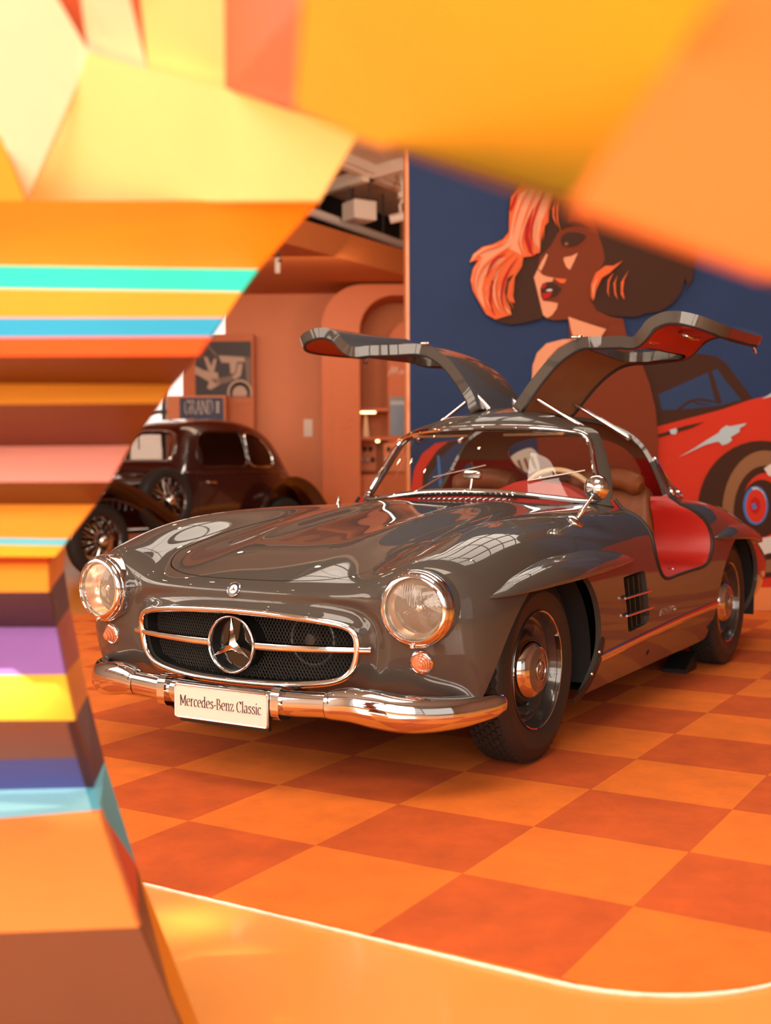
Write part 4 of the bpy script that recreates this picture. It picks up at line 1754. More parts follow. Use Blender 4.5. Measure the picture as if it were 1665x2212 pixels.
for side in (1, -1):
    seat = part('seat', cushion(-1.56, side * .34, .46, .16, .44, .50, math.radians(-80)), M_BROWN, coupe)
    part('seat_back', cushion(-1.86, side * .34, .70, .15, .46, .56, math.radians(-14)), M_BROWN, seat)
    part('seat_base', box((-1.58, side * .34, .33), (.50, .46, .15), .03), M_RED, seat)
    # draped roll over the backrest
    pr = spline([(-1.80, side * .15, .955), (-1.81, side * .28, .985), (-1.82, side * .42, .98), (-1.80, side * .52, .94)], 16)
    part('seat_roll', tube(pr, .055, 12, scale=[.5] + [1] * 14 + [.5]), M_BROWN, seat)
    # sun visors
    V, F = box((0, 0, 0), (.10, .30, .014), .006)
    part('sun_visor', xf((V, F), Matrix.Translation((-1.17, side * .24, 1.205)) @ Matrix.Rotation(math.radians(18), 4, 'Y')), M_TAN, coupe)
# rear-view mirror on the dash
rm = part('cabin_mirror', xf(box((0, 0, 0), (.022, .105, .044), .010), Matrix.Translation((-1.005, -.005, 1.010)) @ Matrix.Rotation(math.radians(-12), 4, 'Z')), M_CHROME, coupe)
part('mirror_stalk', tube([(-1.0, -.005, .99), (-.99, -.01, .935)], .0055, 8), M_CHROME_SOFT, rm)

# ------------------------------------------------------------------ wipers, cowl louvres, door mirror, aerial
M_WIPER = mat('wiper_metal', (.42, .36, .31), rough=.3, metal=.8)


def gh_pix(u, v, lift=.012):
    p, n = pix(BVH_GH, u, v)
    if n @ (CAM_POS - p) < 0:
        n = -n
    return p + n * lift


for base, elbow, b0, b1 in (((876, 1071), (984, 1019), (937, 1033), (1050, 1007)), ((1085, 1072), (1196, 1022), (1139, 1040), (1262, 1018))):
    pb = gh_pix(base[0], base[1], .012)
    pe_ = gh_pix(elbow[0], elbow[1], .020)
    wp = part('wiper', tube([pb, pb * .7 + pe_ * .3 + FW * -.006, pe_], .0052, 8, scale=[1.3, 1, .7]), M_WIPER, coupe)
    q0, q1 = gh_pix(*b0, .008), gh_pix(*b1, .008)
    part('wiper_blade', sweep([q0, (q0 + q1) / 2, q1], [(.006, .0022), (-.004, .0035), (-.004, -.0035), (.006, -.0022)], up=-FW), M_BLACK, wp)
    part('blade_spine', tube([q0 - FW * .008, (q0 + q1) / 2 - FW * .010, q1 - FW * .008], .003, 6), M_WIPER, wp)
    part('wiper_pivot', lathe([(.0005, .012), (.010, .010), (.013, 0), (.014, -.012)], 16, 'z', pb), M_WIPER, wp)
lou = None
for k in range(17):
    y_ = -.225 + .45 * k / 16 + .015
    p, n = top_pt(-.872 - .06 * (y_ / .3) ** 2, y_)
    a = p + np.array([.018, -.010, .004])
    b = p + np.array([-.022, .010, .008])
    V, F = tube([a, (a + b) / 2 + [0, 0, .004], b], .0038, 6)
    if lou is None:
        lou = part('cowl_louvre', (V, F), M_CHROME_SOFT, coupe)
    else:
        part('cowl_louvre', (V, F), M_CHROME_SOFT, coupe)
# round mirror on the left wing
p, n = pix(BVH_BODY, 1242, 1126)
dm = part('wing_mirror', place(lathe([(.034, -.003), (.033, .004), (.026, .010), (.014, .016), (.0005, .018)], 32, 'x'), p, n, up=(1, 0, 0)), M_CHROME, coupe)
mc = at(1287, 1053, d=(p - CAM_POS) @ FW + .02)
st0, st1 = p + n * .012, mc + np.array([.012, -.008, -.03])
part('mirror_stem', tube([st0, st0 * .8 + st1 * .2, st0 * .6 + st1 * .4, st0 * .3 + st1 * .7, st1, mc], .010, 10, scale=[.5, .9, 1.0, .65, .5, .5]), M_CHROME, dm)
part('mirror_head', place(lathe([(.0005, .026), (.016, .0235), (.032, .016), (.043, .004), (.0475, -.008), (.048, -.014), (.044, -.016), (.0005, -.015)], 40, 'x'), mc, (.93, .12, .05)), M_CHROME, dm)
# aerial stub on the right wing
p, n = pix(BVH_BODY, 731, 1089)
if p is not None:
    ae = part('aerial', lathe([(.011, -.004), (.010, .006), (.006, .012), (.0045, .030), (.006, .034), (.0005, .040)], 14, 'z', p), M_CHROME_SOFT, coupe)
# tail lamps, rear bumper
for side in (1, -1):
    part('tail_lamp', place(lathe([(.0005, .030), (.02, .026), (.034, .012), (.038, 0), (.038, -.02)], 28, 'x'), np.array([-3.36, side * .64, .535]), (-1, side * .5, .1)), M_AMBER, coupe)
    part('tail_reflector', place(lathe([(.0005, .014), (.016, .012), (.022, 0), (.022, -.02)], 20, 'x'), side_pt(-3.0, .43, side)[0], (-.4, side, 0)), M_AMBER, coupe)
rb = spline([(-3.40, -.67, .36), (-3.50, -.62, .36), (-3.61, -.52, .36), (-3.70, -.3, .36), (-3.72, 0, .36), (-3.70, .3, .36), (-3.61, .52, .36), (-3.50, .62, .36), (-3.40, .67, .36)], 60)
part('rear_bumper', sweep(rb, bumper_section(.042, -.034), up=np.array([1, 0, 0]), scale=[(1, 1)] * 60), M_CHROME, coupe)

# ------------------------------------------------------------------ rubber wedge at the rear wheel
ck = at(1492, 1441, z=0.0)
wedge = [(-.08, 0), (.10, 0), (.10, .02), (-.05, .09), (-.08, .09)]
V, F = prism(wedge, lambda a, b, h_: (ck[0] + .12 + a, ck[1] - .08 + h_, b + .001), .12)
chock = part('wheel_chock', (V, F), M_BLACK, None, smooth=False)
tag(chock, 'black rubber wheel chock in front of the coupe rear wheel', 'wheel chock')
# ================================================================== checkered carpet
TILE, GO, GA = .45485, np.array([.6982, .1438]), math.radians(90.4515)
GI = np.array([math.cos(GA), math.sin(GA)])
GJ = np.array([-math.sin(GA), math.cos(GA)])
M_TL = mat('carpet_light', (.72, .155, .010), rough=.95, noise=.13, nscale=6, bump=.5, bscale=350)
M_TD = mat('carpet_dark', (.52, .080, .006), rough=.95, noise=.17, nscale=6, bump=.5, bscale=350)
carpet = empty('carpet')
tag(carpet, 'orange and rust checkered carpet spread under the grey coupe', 'carpet')
XF, YR, RC = 1.600, 1.96, .46


def rug_outline():
    """front edge, rounded corner on the right, back along the mural wall"""
    out = [(XF, -6.5), (XF, YR - RC)]
    for a in np.linspace(0, PI / 2, 14)[1:]:
        out.append((XF - RC + RC * math.cos(a), YR - RC + RC * math.sin(a)))
    wb = W(8.44, 6.5, 0)
    out.append((wb[0] + .3, YR))
    b0, b1 = W(8.44, 4.4, 0), W(8.44, -6, 0)
    out += [(b0[0], min(b0[1], YR)), (b1[0], b1[1])]
    return out


def clip_poly(poly, a, b):
    """keep the left side of the line a->b"""
    out = []
    e = (b[0] - a[0], b[1] - a[1])
    sd = lambda p: e[0] * (p[1] - a[1]) - e[1] * (p[0] - a[0])
    for i in range(len(poly)):
        p, q = poly[i], poly[(i + 1) % len(poly)]
        sp, sq = sd(p), sd(q)
        if sp >= 0:
            out.append(p)
        if (sp >= 0) != (sq >= 0):
            t = sp / (sp - sq)
            out.append((p[0] + (q[0] - p[0]) * t, p[1] + (q[1] - p[1]) * t))
    return out


convex = [(XF, -6.5), (XF, YR - RC)] + [(XF - RC + RC * math.cos(a), YR - RC + RC * math.sin(a)) for a in np.linspace(0, PI / 2, 14)[1:]]
e0 = W(8.44, 3.25, 0)
b1 = W(8.44, -4.2, 0)
t_ = (YR - W(8.44, 0, 0)[1]) / R2[1]
b0 = W(8.44, t_, 0)
convex += [(b0[0], b0[1]), (b1[0], b1[1]), (b1[0] + 1.2, -6.5)]
cells = []
for i in range(-16, 5):
    for j in range(-14, 4):
        p = [GO + TILE * (a * GI - b * GJ) for a, b in ((i, j), (i, j + 1), (i + 1, j + 1), (i + 1, j))]
        poly = [(q[0], q[1]) for q in p]
        area = sum(poly[k][0] * poly[(k + 1) % 4][1] - poly[(k + 1) % 4][0] * poly[k][1] for k in range(4))
        if area < 0:
            poly.reverse()
        for k in range(len(convex)):
            a, b = convex[k], convex[(k + 1) % len(convex)]
            poly = clip_poly(poly, a, b)
            if len(poly) < 3:
                break
        if len(poly) < 3:
            continue
        c = np.mean(poly, axis=0)
        if (c - CAM_POS[:2]) @ R2[:2] < -4.5:
            continue
        cells.append((i, j, poly))
zt = 0.0
for i, j, poly in cells:
    c = np.mean(poly, axis=0)
    ins = [((p[0] - c[0]) * .9985 + c[0], (p[1] - c[1]) * .9985 + c[1]) for p in poly]
    V, F = prism(ins, lambda a, b, h_: (a, b, -.012 + h_), .012)
    mesh_obj('carpet_tile', V, F, M_TD if (i + j) % 2 else M_TL, carpet, smooth=False)
# pale fringe along the front edge and round the corner
M_FR = mat('fringe_white', (.85, .70, .55), rough=.9, noise=.1, nscale=60)
rng = random.Random(3)
edge = polyline([(XF + .003, -4.0)] + [(p[0] + .003, p[1] + .001) for p in convex[1:15]] + [(-1.0, YR + .004)], 420)
wid = [(.003 + .004 * rng.random(), .004 + .0015 * rng.random()) for _ in edge]
V, F = sweep([(p[0], p[1], -.008) for p in edge], circ(1, 5), up=np.array([0, 0, 1.0]), scale=[(b, a) for a, b in wid])
part('fringe', (V, F), M_FR, carpet)
# ================================================================== painted wall panel behind the coupe
def lvl(u, v, d):
    """point seen at pixel (u, v) on the upright plane d metres into the hall"""
    r = FW + RT * (u - 832.5) / FPX + DN * (v - 1106.0) / FPX
    return CAM_POS + r * (d / (r @ F2))


MD = 8.46
mural = empty('mural_panel', W(MD, 3.0, 0))
tag(mural, 'blue painted wall panel with red-haired woman and red vintage car, behind the coupe', 'mural')
MO = np.array(mural.location)


def mpart(name, V, F, material, smooth=False):
    o = mesh_obj(name, np.asarray(V, float) - MO, F, material, mural, smooth)
    return o


def hb(d0, d1, s0, s1, z0, z1):
    c = [W(d, s, z) for z in (z0, z1) for d, s in ((d0, s0), (d0, s1), (d1, s1), (d1, s0))]
    F = [(0, 1, 2, 3), (7, 6, 5, 4), (0, 4, 5, 1), (1, 5, 6, 2), (2, 6, 7, 3), (3, 7, 4, 0)]
    return fix((c, F))


M_MB = mat('mural_blue', (.020, .042, .118), rough=.62, noise=.06, nscale=3, spec=.2)
MUC = {
    'dark': mat('mural_umber', (.050, .018, .009), rough=.6, spec=.2),
    'skin': mat('mural_russet', (.175, .032, .009), rough=.6, spec=.2),
    'salmon': mat('mural_salmon', (.72, .31, .17), rough=.6, spec=.2),
    'orange': mat('mural_orange', (.72, .13, .035), rough=.6, spec=.2),
    'red': mat('mural_red', (.56, .035, .014), rough=.6, spec=.2),
    'lip': mat('mural_crimson', (.42, .012, .010), rough=.6, spec=.2),
    'white': mat('mural_white', (.62, .60, .56), rough=.6, spec=.2),
    'sky': mat('mural_light_blue', (.42, .55, .62), rough=.6, spec=.2),
    'blue2': mat('mural_window_blue', (.026, .050, .125), rough=.6, spec=.2),
    'azure': mat('mural_azure', (.05, .19, .52), rough=.6, spec=.2),
    'tan': mat('mural_tan', (.25, .12, .055), rough=.6, spec=.2),
}
sL = (885 - 832.5) / FPX * MD
mpart('panel_board', *hb(MD, MD + .9, sL + .004, 7.2, .165, 4.3), M_MB)
mpart('panel_edge', *hb(MD - .004, MD + .93, sL - .02, sL + .004, -.012, 4.3), M_SKIRT)
mpart('skirting', *hb(MD - .012, MD + .9, sL, 7.2, -.012, .165), M_SKIRT)
LAY = [0]


def paint(name, pts, colr, smooth=0):
    LAY[0] += 1
    off = .0012 * LAY[0]
    P2 = np.array(pts, float)
    if smooth:
        P2 = spline(P2, smooth, closed=True)
    P3 = [lvl(u, v, MD - off) for u, v in P2]
    n = len(P3)
    ab = [((p - CAM_POS) @ R2, p[2]) for p in P3]
    tri = fill_poly(ab)
    V = [p for p in P3]
    F = []
    for t in tri:
        a, b, c = (ab[i] for i in t)
        o = (b[0] - a[0]) * (c[1] - a[1]) - (c[0] - a[0]) * (b[1] - a[1])
        F.append(t if o > 0 else tuple(reversed(t)))
    V2 = V + [p + F2 * .0010 for p in V]
    for i in range(n):
        j = (i + 1) % n
        F.append((i, i + n, j + n, j))
    return mpart(name, V2, F, MUC[colr])


def ell(cx, cy, rx, ry, rot=0, n=40):
    c, s = math.cos(rot), math.sin(rot)
    return [(cx + rx * math.cos(t) * c - ry * math.sin(t) * s, cy + rx * math.cos(t) * s + ry * math.sin(t) * c) for t in np.linspace(0, 2 * PI, n, endpoint=False)]


# the red car
paint('painted_car_body', [(887, 1271), (887, 1059), (895, 1013), (912, 980), (940, 958), (990, 950), (1100, 1000), (1250, 960), (1421, 921), (1500, 899), (1600, 869), (1665, 853), (1760, 820), (1900, 800), (2200, 830), (2600, 900), (2880, 1000), (2880, 1271)], 'red')
paint('painted_car_roof', [(1350, 800), (1400, 775), (1460, 765), (1510, 764), (1545, 769), (1566, 782), (1592, 817), (1626, 861), (1560, 884), (1421, 921), (1300, 950)], 'dark')
paint('painted_car_window', [(1422, 852), (1530, 804), (1549, 797), (1563, 817), (1601, 864), (1555, 876), (1480, 884), (1430, 886)], 'blue2')
paint('painted_window_post', [(1529, 805), (1537, 801), (1559, 869), (1553, 873), (1545, 868)], 'dark')
paint('painted_steering_wheel', [(1462, 884), (1476, 872), (1492, 863), (1512, 860), (1532, 863), (1552, 870), (1530, 868), (1510, 865), (1500, 866), (1515, 873), (1531, 873), (1524, 876), (1508, 874), (1494, 868), (1480, 876), (1470, 885)], 'dark')
paint('painted_side_line', [(1410, 941), (1440, 933), (1480, 920), (1522, 911), (1495, 924), (1450, 938), (1410, 949)], 'dark')
paint('painted_door_handle', [(1446, 929), (1460, 925), (1463, 931), (1459, 938), (1449, 938)], 'sky')
paint('painted_highlight', [(1465, 988), (1500, 968), (1524, 952), (1552, 935), (1557, 927), (1568, 919), (1577, 921), (1612, 914), (1608, 919), (1598, 924), (1597, 933), (1578, 944), (1581, 951), (1572, 958), (1560, 962), (1552, 954), (1540, 956), (1520, 962), (1495, 974)], 'sky')
paint('painted_wing_edge', [(1645, 862), (1668, 848), (1700, 838), (1700, 846), (1668, 856)], 'sky')
paint('painted_wheel_arch', ell(1645, 1100, 138, 148), 'dark')
paint('painted_tyre_wall', ell(1652, 1105, 92, 132), 'tan')
paint('painted_tyre', ell(1652, 1108, 68, 102), 'dark')
paint('painted_rim', ell(1652, 1098, 50, 76), 'red')
paint('painted_rim_shade', ell(1645, 1098, 45, 62), 'dark')
paint('painted_hub_glow', [(1650, 1012), (1665, 1002), (1690, 1010), (1700, 1040), (1680, 1030), (1660, 1028)], 'white')
paint('painted_hub_ring', ell(1632, 1092, 27, 42), 'azure')
paint('painted_hub_shine', [(1622, 1053), (1634, 1052), (1648, 1062), (1655, 1080), (1648, 1074), (1640, 1064), (1628, 1060)], 'sky')
paint('painted_hub', ell(1633, 1093, 22, 36), 'red')
paint('painted_hub_cap', ell(1631, 1092, 11, 18), 'lip')
paint('painted_hub_dot', [(1623, 1090), (1629, 1086), (1635, 1098), (1626, 1100)], 'azure')
paint('painted_rim_foot', [(1603, 1140), (1620, 1158), (1640, 1164), (1660, 1160), (1700, 1150), (1700, 1190), (1665, 1194), (1616, 1206), (1608, 1178)], 'white')
paint('painted_rim_flame', [(1600, 1134), (1612, 1140), (1622, 1158), (1640, 1172), (1620, 1166), (1606, 1158)], 'orange')
# far end of the car seen through the windscreen
paint('painted_frame', [(911, 1062), (914, 1018), (925, 1001), (944, 973), (968, 954), (1060, 940), (1100, 960), (1075, 1062)], 'dark')
paint('painted_pane', [(922, 1062), (926, 1030), (955, 985), (985, 958), (1040, 950), (1060, 975), (1030, 1010), (1010, 1062)], 'blue2')
paint('painted_pane_line', [(944, 984), (949, 984), (955, 1060), (949, 1060)], 'azure')
paint('painted_scarf', [(1095, 1000), (1105, 985), (1125, 973), (1148, 968), (1165, 985), (1178, 1005), (1172, 1020), (1155, 1018), (1140, 1030), (1125, 1038), (1108, 1040), (1098, 1020)], 'white', 50)
for k_ in range(5):
    paint('painted_scarf_stroke', [(1102 + 14 * k_, 1000 - 4 * k_), (1108 + 14 * k_, 996 - 4 * k_), (1118 + 14 * k_, 1022 - 2 * k_), (1110 + 14 * k_, 1016 - 2 * k_)], 'tan')
# the woman
paint('painted_body', [(1148, 830), (1150, 790), (1160, 762), (1180, 742), (1215, 733), (1230, 732), (1227, 684), (1345, 688), (1352, 720), (1362, 745), (1385, 782), (1403, 830), (1416, 885), (1421, 940), (1421, 1272), (1190, 1272), (1170, 1060)], 'skin')
paint('painted_shoulder_light', [(1148, 832), (1150, 790), (1160, 762), (1180, 742), (1215, 733), (1240, 732), (1205, 752), (1182, 776), (1170, 805), (1162, 832)], 'salmon')
paint('painted_hair', [(1096, 455), (1100, 425), (1118, 398), (1150, 375), (1210, 352), (1300, 348), (1400, 370), (1470, 420), (1505, 480), (1508, 545), (1499, 572), (1497, 600), (1482, 626), (1484, 612), (1479, 602), (1471, 632), (1453, 655), (1425, 673), (1394, 677), (1374, 685), (1347, 684), (1318, 682), (1288, 671), (1200, 640), (1176, 640), (1178, 672), (1170, 688), (1150, 693), (1125, 699), (1100, 701), (1075, 695), (1052, 681), (1036, 656), (1021, 628), (1015, 606), (1020, 580), (1031, 562), (1012, 568), (1021, 548), (1041, 531), (1062, 527), (1085, 516), (1098, 500), (1100, 478)], 'dark')
paint('painted_face', [(1167, 430), (1250, 425), (1279, 470), (1291, 503), (1302, 535), (1306, 560), (1300, 576), (1284, 592), (1275, 620), (1275, 648), (1288, 671), (1318, 684), (1347, 690), (1310, 700), (1260, 697), (1227, 690), (1195, 692), (1180, 688), (1171, 677), (1165, 650), (1158, 622), (1153, 600), (1157, 588), (1162, 578), (1167, 550), (1166, 500)], 'skin')
paint('painted_fringe_shade', [(1164, 430), (1235, 430), (1226, 480), (1206, 500), (1190, 530), (1172, 550), (1165, 552)], 'dark')
paint('painted_face_light', [(1161, 582), (1172, 594), (1184, 598), (1196, 600), (1192, 609), (1180, 609), (1172, 613), (1167, 625), (1168, 640), (1173, 650), (1190, 652), (1205, 655), (1202, 667), (1192, 681), (1182, 687), (1173, 681), (1169, 665), (1160, 627), (1153, 599)], 'salmon')
paint('painted_nose_light', [(1180, 548), (1183, 550), (1176, 570), (1168, 586), (1162, 580), (1170, 564)], 'salmon')
paint('painted_cheek_light', [(1248, 546), (1242, 560), (1231, 583), (1223, 577), (1217, 562), (1218, 556), (1234, 553)], 'salmon')
paint('painted_nostril_light', [(1195, 600), (1224, 603), (1219, 612), (1209, 611)], 'orange')
paint('painted_lips', [(1167, 622), (1172, 612), (1182, 611), (1190, 608), (1200, 613), (1213, 625), (1200, 640), (1186, 644), (1177, 648), (1170, 641)], 'dark')
paint('painted_lip_upper', [(1168, 624), (1171, 613), (1181, 612), (1176, 622)], 'lip')
paint('painted_lip_lower', [(1170, 634), (1182, 632), (1193, 631), (1187, 642), (1176, 647), (1171, 641)], 'lip')
paint('painted_teeth', [(1179, 627), (1186, 624), (1193, 625), (1191, 629), (1181, 629)], 'white')
paint('painted_eye', [(1211, 516), (1217, 507), (1228, 502), (1245, 502), (1264, 509), (1256, 521), (1244, 529), (1230, 532), (1216, 530)], 'dark', 40)
paint('painted_eye_glint', [(1219, 525), (1226, 523), (1227, 529), (1220, 530)], 'tan')
paint('painted_brow', [(1204, 498), (1212, 488), (1225, 480), (1243, 477), (1258, 482), (1273, 495), (1258, 489), (1243, 486), (1226, 489)], 'dark')
paint('painted_neck_light', [(1227, 684), (1250, 692), (1280, 702), (1309, 711), (1302, 722), (1292, 738), (1240, 738), (1233, 712)], 'salmon')
# lit hair
paint('painted_hair_red', [(1100, 458), (1104, 425), (1128, 392), (1200, 366), (1215, 372), (1196, 420), (1186, 455), (1184, 480), (1175, 490), (1168, 520), (1166, 545), (1158, 548), (1150, 553), (1130, 556), (1127, 575), (1112, 600), (1108, 640), (1112, 655), (1100, 650), (1104, 680), (1070, 690), (1050, 679), (1036, 655), (1021, 628), (1016, 605), (1021, 581), (1033, 561), (1014, 567), (1022, 549), (1042, 533), (1063, 528), (1086, 517), (1099, 501)], 'orange')
paint('painted_hair_glow', [(1110, 462), (1122, 420), (1150, 392), (1188, 380), (1164, 432), (1136, 478), (1122, 508), (1118, 524), (1127, 551), (1108, 541), (1096, 536), (1083, 546), (1066, 556), (1082, 558), (1096, 556), (1070, 574), (1046, 596), (1040, 625), (1048, 668), (1036, 648), (1023, 624), (1018, 604), (1024, 580), (1042, 556), (1034, 551), (1014, 566), (1023, 548), (1046, 534), (1080, 528), (1100, 512), (1104, 490)], 'salmon')
paint('painted_strand_light', [(1196, 392), (1206, 392), (1186, 440), (1170, 478), (1164, 510), (1165, 540), (1156, 524), (1150, 490), (1152, 462), (1172, 420)], 'salmon')
paint('painted_strand_dark', [(1152, 445), (1146, 480), (1142, 510), (1150, 545), (1155, 555), (1142, 545), (1132, 515), (1136, 485)], 'lip')
paint('painted_strand_dark', [(1110, 425), (1120, 410), (1112, 440), (1103, 460), (1101, 450)], 'lip')
paint('painted_strand_light', [(1201, 430), (1205, 400), (1210, 400), (1199, 440), (1197, 465), (1203, 490), (1194, 470), (1193, 450)], 'orange')
paint('painted_curl_light', [(1078, 582), (1090, 570), (1066, 600), (1058, 620), (1055, 650), (1060, 670), (1050, 650), (1050, 620), (1058, 600)], 'salmon')
paint('painted_curl_light', [(1083, 612), (1080, 635), (1084, 655), (1100, 672), (1106, 680), (1092, 672), (1080, 655), (1076, 635)], 'salmon')
paint('painted_curl_dark', [(1062, 604), (1058, 625), (1056, 650), (1062, 672), (1070, 684), (1062, 660), (1062, 635), (1070, 610)], 'lip')
paint('painted_curl_dark', [(1112, 590), (1098, 610), (1094, 640), (1104, 668), (1094, 650), (1090, 630), (1096, 602)], 'dark')
paint('painted_curl_red', [(1307, 574), (1286, 590), (1276, 615), (1276, 640), (1281, 650), (1288, 625), (1300, 600), (1316, 590), (1345, 563), (1325, 574)], 'orange')
for pts in ([(1325, 588), (1316, 608), (1314, 630), (1316, 642), (1311, 630), (1313, 605)], [(1334, 594), (1329, 610), (1330, 632), (1334, 647), (1327, 635), (1325, 612)], [(1358, 583), (1348, 604), (1345, 628), (1349, 648), (1341, 636), (1341, 610)]):
    paint('painted_strand_red', pts, 'orange')


def strand(pts, width, colr):
    c = spline(pts, 16)
    t = np.gradient(c, axis=0)
    n = np.stack([-t[:, 1], t[:, 0]], 1) / (np.linalg.norm(t, axis=1, keepdims=True) + 1e-9)
    w = width / 2 * np.sin(np.linspace(.12, PI - .06, 16))[:, None]
    paint('painted_hair_strand', [tuple(p) for p in np.vstack([c + n * w, (c - n * w)[::-1]])], colr)


for pts, w_, col in (
        ([(1150, 395), (1125, 440), (1112, 480), (1108, 510)], 4, 'orange'), ([(1170, 390), (1145, 440), (1128, 490), (1120, 530)], 4, 'orange'), ([(1185, 395), (1160, 450), (1147, 500), (1149, 540)], 5, 'lip'),
        ([(1100, 515), (1080, 530), (1050, 540), (1025, 556)], 3.5, 'orange'), ([(1105, 530), (1075, 550), (1045, 575), (1033, 600), (1030, 625)], 4.5, 'orange'), ([(1110, 545), (1080, 570), (1060, 600), (1053, 640), (1062, 672)], 6, 'orange'),
        ([(1118, 555), (1098, 585), (1086, 615), (1083, 650), (1095, 676)], 6, 'lip'), ([(1040, 560), (1025, 590), (1023, 615), (1033, 640)], 3.5, 'orange'), ([(1125, 560), (1109, 600), (1101, 640), (1109, 668)], 4, 'orange'),
        ([(1200, 400), (1183, 450), (1175, 490), (1173, 520)], 4, 'orange'), ([(1215, 395), (1205, 440), (1204, 475), (1211, 500)], 3.5, 'orange'), ([(1092, 548), (1070, 560), (1056, 582), (1050, 600)], 6, 'lip'),
        ([(1076, 590), (1067, 620), (1071, 655), (1082, 676)], 5, 'salmon'), ([(1140, 470), (1128, 500), (1124, 525), (1134, 552)], 4, 'salmon'), ([(1160, 470), (1153, 505), (1158, 540)], 3.5, 'salmon'), ([(1290, 600), (1282, 622), (1284, 644)], 4, 'salmon')):
    strand(pts, w_, col)
# ================================================================== the far end of the hall
M_ALC = mat('alcove_orange', (.52, .118, .022), rough=.5, noise=.04, nscale=2)
M_SALM = mat('wall_salmon', (.64, .20, .075), rough=.55, noise=.04, nscale=2)
M_WHITE = mat('warm_white', (.78, .66, .56), rough=.6)
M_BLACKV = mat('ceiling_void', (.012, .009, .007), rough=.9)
hall_box('wall_back', 16.0, 16.2, -2.16, 2.6, -.012, 3.5, M_SALM)


def ds_prism(name, ds, z0, z1, material, parent=None, kind='structure'):
    """upright prism over a plan polygon given in (d, s)"""
    V, F = prism([(a, b) for a, b in ds], lambda a, b, h_: W(a, b, z0 + h_), z1 - z0)
    V, F = fix((V, F))
    o = mesh_obj(name, V, F, material, parent, smooth=False)
    if kind and parent is None:
        o['kind'] = kind
    return o


E_ = np.array([2.1, 1.29]) / math.hypot(2.1, 1.29)
pA, pB = np.array([12.35, -1.08]), np.array([14.5, .27])
q0, q1 = pA - E_ * 3.2, pB + E_ * 2.6
ds_prism('ceiling_soffit', [tuple(q0), tuple(q1), (16.7, 2.4), (16.7, -6.5), (q0[0] + 2, -6.5)], 3.40, 3.70, M_WALL_D)
# upper ceiling with beams, dark void under it
c0, c1 = np.array([14.7, -.77]) - E_ * 4.5, np.array([16.8, .31]) + E_ * 1.2
ds_prism('ceiling_upper', [tuple(c0), tuple(c1), (9.2, 2.0), (9.2, -5.0)], 4.50, 4.62, M_CEIL)
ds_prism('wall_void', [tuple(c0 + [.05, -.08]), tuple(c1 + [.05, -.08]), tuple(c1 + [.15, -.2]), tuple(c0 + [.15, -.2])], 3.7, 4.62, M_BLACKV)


def beam(name, p0, p1, w, h, z, material, **kw):
    p0, p1 = np.array(p0), np.array(p1)
    e = (p1 - p0) / np.linalg.norm(p1 - p0)
    n = np.array([-e[1], e[0]]) * w / 2
    return ds_prism(name, [tuple(p0 + n), tuple(p1 + n), tuple(p1 - n), tuple(p0 - n)], z, z + h, material, **kw)


def zpix(u, v, z):
    p = at(u, v, z=z)
    r = p - CAM_POS
    return np.array([r @ F2, r @ R2])


M_BEAM = mat('beam_white', (.74, .60, .48), rough=.7)
for k, ((ua, va), (ub, vb), z_) in enumerate((((700, 346), (884, 424), 4.36), ((690, 330), (884, 409), 4.40), ((770, 398), (884, 366), 4.36), ((700, 420), (790, 392), 4.30))):
    beam('trim_%d' % (k + 1), zpix(ua, va, z_), zpix(ub, vb, z_), .10, .14, z_, M_BEAM)
ra, rb_ = zpix(640, 446, 3.95), zpix(890, 537, 3.95)
ra = ra - (rb_ - ra) * .5
pipe = mesh_obj('ceiling_rail', *tube([W(ra[0], ra[1], 3.95), W(rb_[0], rb_[1], 3.95)], .055, 10), M_WHITE)
tag(pipe, 'long pinkish ceiling rail running above the orange soffit', 'rail')
for k in range(3):
    q = ra + (rb_ - ra) * (.45 + .18 * k)
    mesh_obj('rail_hanger', *tube([W(q[0], q[1], 3.95), W(q[0], q[1], 4.5)], .012, 6), M_STEEL, pipe)
# square fan box and spotlight
fx_ = zpix(776, 478, 3.92)
V, F = box((0, 0, 0), (.30, .30, .22), .012)
fan = mesh_obj('ceiling_unit', *xf((V, F), Matrix.Translation(tuple(W(fx_[0], fx_[1], 4.03))) @ Matrix.Rotation(YAW + .55, 4, 'Z')), M_WHITE, smooth=False)
tag(fan, 'white square ceiling unit hanging in the dark gap', 'ceiling unit')
V, F = lathe([(.09, -.002), (.10, -.006), (.085, -.010), (.05, -.004)], 24, 'z', tuple(W(fx_[0], fx_[1], 3.92)))
mesh_obj('outlet_ring', V, F, M_CEIL, fan)
for k in range(4):
    sx, sy = ((-.12, -.12), (.12, -.12), (.12, .12), (-.12, .12))[k]
    q = W(fx_[0] + sx, fx_[1] + sy, 0)
    mesh_obj('hanger', *tube([(q[0], q[1], 4.13), (q[0], q[1], 4.5)], .008, 6), M_STEEL, fan)
sp = zpix(866, 470, 3.95)
spw = W(sp[0], sp[1], 3.95)
spot = empty('spotlight', tuple(spw))
tag(spot, 'small white track spotlight near the top edge of the mural', 'spotlight')
part('lamp_body', tube([-R2 * .13 + [0, 0, -.02], R2 * .10 + [0, 0, .03]], .052, 14), M_WHITE, spot)
part('bracket', tube([(0, 0, .03), (.02, 0, .14), (-.02, .02, .22), (0, 0, .55)], .018, 8), M_WHITE, spot)
part('driver_box', xf(box((0, 0, 0), (.16, .07, .07), .01), Matrix.Translation((0, 0, .25)) @ Matrix.Rotation(.6, 4, 'Z')), M_BEAM, spot)
